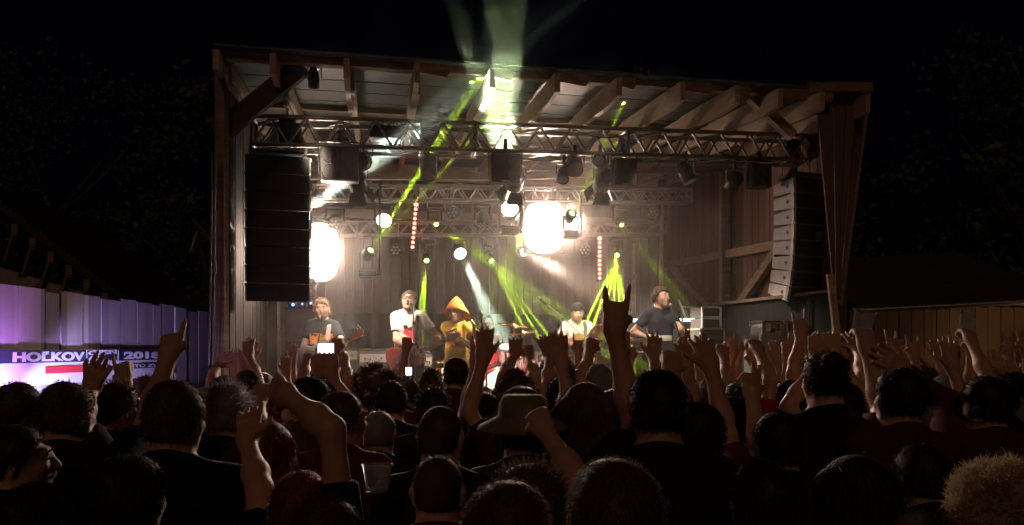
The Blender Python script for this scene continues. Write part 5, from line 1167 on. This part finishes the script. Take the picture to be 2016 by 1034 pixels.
m = MB(); m.cone(pt(1105, 622, Yc-.5), pt(1140, 655, Yc-.35), .009, .009, 8); tag(m.build('boom_counterweight', M['alu']), 'back end of the long microphone boom', 'pole')
# second guitarist, half hidden by the raised horns hand
Yd = 9.7; o, h = pt(1190, 682, Yd-.22), pt(1236, 640, Yd-.5)
_, L5 = muso(1196, 606, Yd, PI-.2, 'guitarist in red mostly hidden by the big raised horns hand', dict(hair='messy', haircol='brown', cloth='red', legcloth='black', seed=16, top='tee'),
     {'R': (V3(.7, -.3, -.5), pt(1172, 672, Yd-.3), pt(1184, 680, Yd-.33), 'grip', (0, -1, 0)), 'L': (V3(-.7, -.1, -.5), pt(1228, 662, Yd-.32), pt(1233, 650, Yd-.36), 'grip', (0, -1, .5))})
guitar(o, h, 'redguitar', 'red electric guitar right of the raised horns hand')
# singer in navy at the keyboard
Yk = 9.5
_, L6 = muso(1299, 565, Yk, PI-.45+.9, 'singer in a navy T-shirt with shaggy brown hair', dict(hair='messy', haircol='brown', cloth='key_shirt', legcloth='black', seed=17, head=(.25, 0, 0), skin=2, lean=(0, .0)),
     {'R': (V3(.6, -.5, -.5), pt(1288, 668, Yk-.12), pt(1290, 684, Yk-.2), 'open', (0, 0, -1)), 'L': (V3(-.6, .2, -.8), pt(1340, 655, Yk-.42), pt(1353, 668, Yk-.5), 'open', (0, 0, -1))})
kb = pt(1335, 690, Yk-.55); kb.z = FL+.98; t = thing('keyboard', 'stage keyboard on a stand before the singer in navy', 'keyboard', kb)
m = MB(); m.box(kb, (1.1, .32, .1), A+.1); m.build('case', M['black'], t, .01); m = MB()
for i in range(36): m.box(kb+Vector((-.5+.0275*i, -.05+.0*i, .055))+Vector((0, (-.5+.0275*i)*.28, 0)), (.024, .14, .014), A+.1)
m.build('keys', M['white'], t); m = MB(); m.beam(kb+Vector((-.4, -.1, -.05)), (kb.x+.4, kb.y+.1, FL), .03, .03); m.beam(kb+Vector((.4, .1, -.05)), (kb.x-.4, kb.y-.1, FL), .03, .03); m.build('stand', M['dalu'], t)
mk = pt(1321, 603, Yk-.32); mic_stand((mk.x+.25, Yk-.5, FL), pt(1337, 660, Yk-.48), mk, 'slim microphone stand of the singer in navy')
# small stand caught by a green beam
gs = pt(1346, 629, 10.4); t = thing('music_stand', 'small folding stand glowing yellow-green in a beam by the rack frames', 'stand', (gs.x, gs.y, FL))
m = MB(); m.cone((gs.x, gs.y, FL), pt(1343, 606, 10.4), .014)
for k in range(3): m.cone((gs.x, gs.y, FL+.3), (gs.x+.25*math.cos(k*2.1), gs.y+.25*math.sin(k*2.1), FL), .012, .012, 6)
m.build('leg_set', M['alu'], t); m = MB(); m.beam(pt(1336, 590, 10.4), pt(1350, 626, 10.35), .03, .02); m.beam(pt(1343, 604, 10.4), pt(1374, 606, 10.4), .025, .02); m.build('arm', M['white'], t)
# ------------------------------------------------------------------ the crowd, all facing the stage
def ray(px, py): return Vector(((px-1008)/F, 1, (690-py)/F))
def on_ray(px, py, S, L, pref=0.):
    """the point of the picture ray that lies at distance L from S, on the side nearer depth S.y+pref"""
    d = ray(px, py); c = S-Vector((0, 0, 2)); a = d.dot(d); b = d.dot(c); q = b*b-a*(c.dot(c)-L*L)
    if q <= 0: return Vector((0, 0, 2))+d*(b/a)
    r = [(b-math.sqrt(q))/a, (b+math.sqrt(q))/a]; t = min(r, key=lambda t: abs(t-(S.y+pref))); return Vector((0, 0, 2))+d*t
CROWD = []                                          # (object, px, Y, words)
def hero(px, ytop, Y, label, arms=None, yaw=0., vox=None, cat='person', **kw):
    Ht = 2-(ytop-690)*Y/F; loc = Vector(((px-1008)*Y/F, Y, 0)); s = Ht/1.75; A2 = {}; wp = {}
    for k, (el, wr, tip, kd, *n) in (arms or {}).items():
        sd = -1 if k == 'L' else 1; S = loc+Matrix.Rotation(yaw, 3, 'Z') @ Vector((sd*.165*s, 0, 1.47*s))
        E_ = on_ray(*el, S, .29*s, .12); W_ = on_ray(*wr, E_, .27*s, .05); T_ = on_ray(*tip, W_, .17*s, .02)
        A2[k] = (W2L(E_, loc, yaw), W2L(W_, loc, yaw), W2L(T_, loc, yaw), kd)+tuple(n); wp[k] = (E_, W_, T_)
    sp_ = dict(H=Ht, arms=A2, seed=int(px+ytop*3), strands=int(max(500, 3000/max(Y, 1))), swid=max(.0007, .00055*Y), **kw)
    b = make_body(sp_, vox or (.007 if Y < 2.6 else .0085 if Y < 4 else .010)); o = place(b, label, cat, loc, yaw)
    o['group'] = 'people in the crowd before the stage'; CROWD.append((px, Y)); return o, b, wp
def cup(p, ax, label, r=.042, h=.13):
    p = Vector(p); m = MB(); ax = Vector(ax).normalized()
    m.lathe([(0, 0), (r*.72, 0), (r*.76, .01), (r, h), (r*1.07, h), (r*1.07, h-.006), (r*.97, h-.006), (r*.70, .012), (0, .012)], p, ax, 20); tag(m.build('plastic_cup', M['cupmat']), label, 'cup')
M['cupmat'] = princ('clear_plastic', (.5, .5, .5), .2, spec=.8); M['cupmat'].node_tree.nodes['Principled BSDF'].inputs['Alpha'].default_value = .28
K = hero
# nearest row
K(1212, 908, 1.42, 'biggest nearest head at the bottom, short dark hair with a warm rim of light', hair='short', haircol='brown', cloth='black', head=(0, -.1, 0))
K(998, 955, 1.52, 'near head at the bottom left of the biggest one, bristly hair rim-lit', hair='short', haircol='brown', cloth='black')
K(1046, 920, 2.05, 'person behind the bristly near head, right hand raised beside the bucket hat', {'R': ((1140, 948), (1072, 848), (1042, 785), 'fist')}, hair='messy', haircol='brown', cloth='navy')
K(862, 897, 2.35, 'near head with thin short hair left of the two bottom-centre heads', hair='buzz', haircol='brown', cloth='purple')
K(1502, 914, 2.05, 'dark round head at the bottom right of centre, faint rim light', hair='short', haircol='dark', cloth='black')
K(1972, 938, 1.75, 'pale curly head in the bottom right corner', hair='curly', haircol='blond', cloth='brown')
K(640, 982, 1.95, 'dark head at the bottom edge left of the plastic cup', hair='short', haircol='brown', cloth='navy')
K(592, 936, 2.05, 'reddish-haired person clapping overhead, black band on the left wrist', {'R': ((652, 845), (566, 780), (528, 752), 'clap'), 'L': ((512, 965), (487, 868), (492, 795), 'open')}, hair='short', haircol='red', cloth='navy')
K(1812, 1012, 1.95, 'greyish hair just peeking over the bottom edge at the right', hair='buzz', haircol='grey', cloth='grey')
K(60, 960, 2.0, 'dark head low in the bottom left corner', hair='short', haircol='dark', cloth='black')
K(250, 900, 2.0, 'broad dark back at the lower left, unlit', hair='short', haircol='dark', cloth='black', fat=.8)
K(1690, 900, 2.1, 'wide dark back low at the right', hair='long', haircol='dark', cloth='navy', fat=.5)
# second rank
K(340, 750, 2.45, 'tall man with short brown hair at the left, left arm raised high against the fence', {'L': ((296, 830), (332, 700), (347, 632), 'point')}, hair='short', haircol='brown', cloth='navy', fat=.5)
K(1297, 728, 2.45, 'tall man with thick dark hair whose raised hand makes horns before the stage', {'L': ((1250, 850), (1209, 652), (1216, 556), 'horns')}, hair='short', haircol='dark', cloth='black', fat=.35)
K(1155, 756, 2.9, 'woman with long light-brown hair lit along its left edge', hair='long', haircol='brown', woman=1, cloth='black')
K(1218, 768, 3.1, 'woman with long black hair under the horns hand', hair='long', haircol='dark', woman=1, cloth='black')
K(1030, 782, 2.8, 'man in a khaki bucket hat', hair='short', haircol='dark', cloth='green', hat='bucket', hatcol='khaki')
K(866, 796, 2.75, 'man with a shaved head and bare neck, left of the bucket hat', hair='buzz', haircol='brown', cloth='black', head=(-.2, 0, 0), fat=.3)
K(745, 808, 3.7, 'round grey shaved head above the plastic cup', hair='buzz', haircol='grey', cloth='black')
K(668, 772, 3.2, 'short-haired man in profile looking right, behind the clapping arm', hair='short', haircol='brown', cloth='maroon', head=(-.8, 0, 0), face=1)
K(610, 740, 3.7, 'round dark head below the bass player', hair='short', haircol='dark', cloth='brown')
K(522, 832, 3.0, 'woman with long reddish hair beside the banded wrist', hair='long', haircol='red', woman=1, cloth='black')
K(448, 760, 3.3, 'dark-haired person with a fist raised right of the tall man at the left', {'R': ((505, 850), (512, 790), (517, 735), 'fist')}, hair='messy', haircol='grey', cloth='navy')
K(128, 752, 2.9, 'person with short brown hair below the banner, open hand raised over the lettering', {'R': ((160, 830), (180, 765), (202, 705), 'open')}, hair='short', haircol='brown', cloth='black')
K(28, 755, 3.1, 'head at the left edge below the banner', hair='short', haircol='brown', cloth='black', head=(-.6, 0, 0), face=1)
K(24, 838, 2.5, 'face in profile at the far left edge', hair='short', haircol='dark', cloth='black', head=(-1.1, 0, 0), face=1)
K(228, 755, 3.5, 'person in profile under the banner pointing up with one arm', {'R': ((262, 815), (246, 750), (233, 692), 'point')}, hair='messy', haircol='brown', cloth='black', head=(-.7, 0, 0), face=1)
_, _, wB = K(1626, 690, 3.3, 'very tall dark figure at the right with a white rim along the left side', hair='bun', haircol='dark', cloth='black', fat=.6)
_, _, wC = K(1775, 722, 3.1, 'tall person right of the stage corner holding up a large clear cup', {'L': ((1738, 815), (1708, 690), (1694, 622), 'grip')}, hair='short', haircol='dark', cloth='darkred')
K(1945, 738, 3.2, 'broad person in a dark red top at the right edge, long arm reaching left', {'L': ((1868, 800), (1778, 730), (1725, 690), 'open')}, hair='short', haircol='dark', top='long', cloth='darkred', fat=.4)
_, _, wD = K(1968, 745, 4.4, 'person at the far right holding up a small clear cup', {'L': ((1945, 745), (1912, 672), (1897, 636), 'grip')}, hair='short', haircol='dark', cloth='navy')
K(1375, 795, 2.7, 'person right of the tall dark-haired man, both big hands raised open', {'R': ((1432, 865), (1398, 720), (1376, 655), 'open'), 'L': ((1340, 810), (1322, 730), (1326, 670), 'fist')}, hair='short', haircol='dark', cloth='maroon')
K(1535, 815, 2.8, 'person with one arm straight up, thin light along the forearm', {'L': ((1497, 900), (1480, 775), (1476, 712), 'two')}, hair='short', haircol='dark', cloth='black')
K(1262, 742, 4.0, 'person raising one open hand under the singer in navy', {'R': ((1290, 770), (1287, 705), (1290, 652), 'open')}, hair='messy', haircol='brown', cloth='maroon')
_, _, wE = K(1552, 750, 4.4, 'person holding up a clear cup below the pale flight cases', {'L': ((1516, 748), (1492, 690), (1477, 658), 'grip')}, hair='short', haircol='dark', cloth='red')
K(1590, 748, 4.7, 'person making small horns against the dark partition', {'L': ((1562, 735), (1576, 660), (1573, 604), 'horns')}, hair='short', haircol='brown', cloth='maroon')
K(640, 748, 5.0, 'person before the bass player with both arms up around a bright phone', {'L': ((596, 752), (606, 705), (622, 686), 'grip'), 'R': ((684, 748), (680, 712), (662, 690), 'grip')}, hair='short', haircol='brown', cloth='darkred')
K(948, 772, 3.9, 'person with one long thin arm raised left of the drummer', {'L': ((918, 812), (938, 715), (944, 655), 'horns')}, hair='short', haircol='dark', cloth='black')
K(1012, 738, 4.7, 'curly person raising both hands under the drummer', {'L': ((992, 742), (1012, 700), (1016, 660), 'open'), 'R': ((1052, 742), (1040, 700), (1034, 668), 'fist')}, hair='curly', haircol='brown', cloth='brown')
K(1108, 742, 4.2, 'person raising a bent arm right of the small green-lit case', {'L': ((1080, 760), (1082, 700), (1066, 655), 'open')}, hair='short', haircol='dark', cloth='black')
K(1180, 712, 4.6, 'bald-looking grey head left of the arm that makes horns', {'L': ((1150, 742), (1162, 690), (1172, 652), 'fist')}, hair='buzz', haircol='grey', cloth='black')
K(770, 752, 4.4, 'thick dark head below the singer in glasses', hair='short', haircol='dark', cloth='black')
K(852, 766, 4.1, 'messy dark head behind the shaved man', hair='messy', haircol='dark', cloth='black')
K(738, 715, 5.3, 'brown head left of the two just below the singer in glasses', hair='messy', haircol='brown', cloth='black')
K(758, 730, 5.0, 'brown head right of the two just below the singer in glasses', hair='messy', haircol='brown', cloth='maroon')
K(1143, 724, 5.4, 'small dark head directly under the capped guitarist', hair='short', haircol='dark', cloth='black')
K(1098, 708, 5.0, 'frizzy dark head left of the capped guitarist', hair='curly', haircol='dark', cloth='black')
K(898, 706, 5.7, 'person in a dark red cap under the player in yellow', hair='short', haircol='dark', cloth='darkred', hat='cap', hatcol='darkred')
K(800, 742, 5.5, 'person filming with a bright phone below the singer in glasses', {'L': ((788, 775), (795, 750), (801, 738), 'grip')}, hair='short', haircol='brown', cloth='grey')
K(1400, 742, 4.9, 'person raising a fist below the rack frames', {'R': ((1432, 752), (1424, 700), (1420, 668), 'fist')}, hair='short', haircol='brown', cloth='red')
K(1330, 760, 3.8, 'person with short hair raising an open hand right of the singer in navy', {'R': ((1362, 790), (1350, 715), (1342, 668), 'open')}, hair='short', haircol='dark', cloth='brown')
K(1455, 752, 4.3, 'dark-haired woman with a ponytail knot between stage centre and dark partition', hair='bun', haircol='dark', woman=1, cloth='maroon')
K(1670, 760, 4.2, 'person at the right stage corner with a hand behind the head', {'R': ((1700, 740), (1690, 690), (1672, 650), 'open')}, hair='short', haircol='brown', cloth='brown')
K(440, 740, 5.6, 'person by the left stage post, hand raised on a bent arm', {'L': ((418, 745), (430, 715), (452, 700), 'open')}, hair='short', haircol='brown', cloth='darkred')
K(487, 728, 5.2, 'dark head with an arm up at the left stage corner', {'R': ((505, 745), (490, 700), (488, 662), 'open')}, hair='short', haircol='brown', cloth='maroon')
# wrist band, cups and phones
b_ = MB(); W8 = pt(489, 872, 2.12)
bo = [o for o in COL.objects if o.get('label', '').startswith('reddish-haired')][0]
cup(pt(742, 968, 2.45), (0, .05, 1), 'clear plastic cup held low among the heads at the lower left', .05, .09)
for wp, lb, r in ((wC, 'large clear plastic cup held up at the right stage corner', .05), (wD, 'small clear plastic cup held up at the far right', .042), (wE, 'clear plastic cup raised below the pale flight cases', .04)):
    E_, W_, T_ = wp['L']; c = W_+(T_-W_)*.55+Vector((0, .035, 0)); cup(c-Vector((0, 0, .02)), (.22, 0, 1), lb, r, .12)
def phone(p, label, w_=.055, h=.034):
    p = Vector(p); t = thing('phone', label, 'phone', p); m = MB(); m.box(p, (w_*2, .009, h*2)); m.build('body', M['black'], t, .002)
    m = MB(); m.box(p-Vector((0, .0062, 0)), (w_*1.9, .002, h*1.85)); m.build('screen', M['phone'], t)
phone(pt(642, 686, 5.02), 'glowing phone held up before the bass player'); phone(pt(805, 731, 5.45), 'glowing phone held up below the singer in glasses', .022, .03)

# the rest of the crowd: eighteen figures, each placed several times
rg = random.Random(21)
arch = []
def up_arm(sd, x, y, z, hx, hy, hz, kd): return ((sd*x, y, z), (sd*hx, hy, hz), (sd*(hx-.01), hy+.02, hz+.17), kd)
AR = [('dark-haired man', 'hands down', dict(hair='short', haircol='dark', cloth='black')), ('woman with long dark hair', 'hands down', dict(hair='long', haircol='dark', woman=1, cloth='black')),
      ('brown-haired man', 'left fist raised', dict(hair='messy', haircol='brown', cloth='maroon', arms={'L': up_arm(-1, .24, .12, 1.66, .22, .16, 1.92, 'fist')})),
      ('shaven man', 'right hand open overhead', dict(hair='buzz', haircol='grey', cloth='navy', arms={'R': up_arm(1, .26, .14, 1.64, .20, .2, 1.9, 'open')})),
      ('woman with brown hair', 'both hands up', dict(hair='long', haircol='brown', woman=1, cloth='darkred', arms={'L': up_arm(-1, .24, .1, 1.64, .17, .18, 1.88, 'open'), 'R': up_arm(1, .24, .12, 1.62, .2, .2, 1.86, 'open')})),
      ('curly-haired man', 'making horns', dict(hair='curly', haircol='dark', cloth='black', arms={'R': up_arm(1, .22, .15, 1.66, .24, .2, 1.93, 'horns')})),
      ('stout man', 'hands down', dict(hair='short', haircol='brown', cloth='brown', fat=.9)),
      ('man in a dark cap', 'hands down', dict(hair='short', haircol='brown', cloth='black', hat='cap')),
      ('fair-haired woman', 'one arm up', dict(hair='bun', haircol='blond', woman=1, cloth='purple', arms={'L': up_arm(-1, .2, .12, 1.66, .2, .1, 1.92, 'two')})),
      ('dark-haired man', 'clapping overhead', dict(hair='short', haircol='dark', cloth='grey', arms={'L': up_arm(-1, .22, .18, 1.62, .05, .28, 1.84, 'clap'), 'R': up_arm(1, .22, .18, 1.62, .05, .28, 1.84, 'clap')})),
      ('grey-haired man', 'pointing up', dict(hair='short', haircol='grey', cloth='black', arms={'R': up_arm(1, .24, .1, 1.66, .26, .12, 1.93, 'point')})),
      ('brown-haired youth', 'hands down', dict(hair='messy', haircol='brown', cloth='red')),
      ('tall-haired man', 'both fists up', dict(hair='curly', haircol='brown', cloth='navy', arms={'L': up_arm(-1, .28, .1, 1.6, .26, .16, 1.86, 'fist'), 'R': up_arm(1, .28, .08, 1.62, .24, .14, 1.9, 'horns')})),
      ('man in a dark jacket', 'hands down', dict(hair='short', haircol='dark', top='long', cloth='black'))]
for i, (wd, ges, sp0) in enumerate(AR):
    arch.append((make_body(dict(H=1.75, seed=50+i, strands=520, swid=.0026, **sp0), .010), wd, ges))
LM = [(40, 'under the banner'), (200, 'under the banner end'), (330, 'before the purple fence'), (420, 'by the left stage post'), (530, 'under the left speaker stack'), (630, 'before the bass player'), (715, 'left of the singer in glasses'), (805, 'before the singer in glasses'),
      (905, 'before the player in yellow'), (985, 'before the drummer'), (1060, 'before the green-lit case'), (1135, 'before the capped guitarist'), (1215, 'below the raised horns hand'), (1300, 'before the singer in navy'), (1400, 'before the rack frames'), (1490, 'under the right speaker stack'),
      (1580, 'before the dark partition'), (1660, 'at the right stage corner'), (1705, 'just right of the stage corner'), (1765, 'before the dim shed wall'), (1830, 'under the shed gutter'), (1880, 'under the shed gutter bend'), (1935, 'before the orange shed boards'), (1995, 'at the right edge')]
used = []; placed = []
def clear(px, Y):
    x = (px-1008)*Y/F
    for q, Yq in CROWD:
        if abs((q-1008)*Yq/F-x) < .36 and abs(Yq-Y) < .30: return False
    return True
rows = [2.55, 3.0, 3.45, 3.9, 4.35, 4.8, 5.25, 5.7, 6.15, 6.55]
for r, Y0 in enumerate(rows):
    step = .50; n = int(Y0*.72/step)+1
    for k in range(-n, n+5):
        Y = Y0+rg.uniform(-.13, .13); x = k*step+(r % 2)*.25+rg.uniform(-.1, .1); px = 1008+x*F/Y
        if px < -20 or px > 2050 or x < -3.12 or (x < -2.6 and abs(Y-4.8) < .7): continue
        if (Vector((x, Y, 0))-O).dot(V) > -.25: continue
        if Y < 3.3 and (600 < px < 1450): continue   # kept as the gaps the nearest heads leave
        if clear(px, Y): placed.append((x, Y, px)); CROWD.append((px, Y))
for Y0 in (7.0, 7.5, 8.0, 8.6, 9.3):                  # beside the stage at the right
    x = 4.0
    while x < 7.4:
        Y = Y0+rg.uniform(-.15, .15); xx = x+rg.uniform(-.1, .1); px = 1008+xx*F/Y; x += .52
        if px < 2050 and (Vector((xx, Y, 0))-O).dot(U) > W+.35 or (Vector((xx, Y, 0))-O).dot(V) < -.3: placed.append((xx, Y, px)); CROWD.append((px, Y))
placed.sort(key=lambda q: -q[1]); cnt = {}; rk = ['front row', 'second row', 'third row', 'fourth row', 'fifth row', 'sixth row', 'seventh row', 'eighth row', 'ninth row', 'tenth row']
first = {}
cols = {}
for x, Y, px in placed:
    lm = min(LM, key=lambda q: abs(q[0]-px)); cols.setdefault(lm[1], []).append((x, Y, px))
order = []
for nm, L in cols.items():
    for i, q in enumerate(L): order.append((q, nm, i, len(L)))
dq = []
for (x, Y, px), nm, i, n in order:
    if not dq: dq = list(range(len(arch))); rg.shuffle(dq)
    k = dq.pop(); b, wd, ges = arch[k]
    if px > 1350 and ges == 'hands down' and Y > 3.4 and rg.random() < .6: k = rg.choice([2, 3, 4, 5, 8, 9, 10, 12]); b, wd, ges = arch[k]
    if (Y < 3.0 or px < 400) and ges != 'hands down': k = rg.choice([0, 1, 6, 7, 11, 13]); b, wd, ges = arch[k]
    nth = ['nearest the stage', 'second from the stage', 'third from the stage', 'fourth from the stage', 'fifth from the stage', 'sixth from the stage', 'seventh from the stage', 'eighth from the stage', 'ninth from the stage', 'tenth from the stage', 'eleventh from the stage', 'twelfth from the stage', 'thirteenth from the stage', 'fourteenth from the stage', 'fifteenth from the stage'][min(i, 14)]
    lab = '%s, %s, %s %s' % (wd, ges, nth, nm)
    sc = rg.uniform(.95, 1.05); top = 690+(2-1.75*sc)*F/Y
    yaw = rg.uniform(-.25, .25)+math.atan2(x, 9)*-.4
    if k not in first:
        o = place(b, lab, 'person', (x, Y, 0), yaw, 'people in the crowd before the stage'); first[k] = o
    else:
        src = first[k]; o = src.copy(); COL.objects.link(o); o['label'] = lab; o.location = (x, Y, 0); o.rotation_euler = (0, 0, yaw)
        for c in src.children: d = c.copy(); COL.objects.link(d); d.parent = o
    o.scale = (sc, sc*rg.uniform(.97, 1.03), sc)
print([o.name+':'+o['label'] for o in COL.objects if 'label' in o and len(o['label'].replace('-', ' ').split()) > 16])
print('CROWD', len(CROWD), 'labels dup:', len(order)-len({o.get('label') for o in COL.objects if o.name.startswith('person') and ' from the stage' in o.get('label', '') or 'nearest the stage' in o.get('label', '')}))
clean_props()
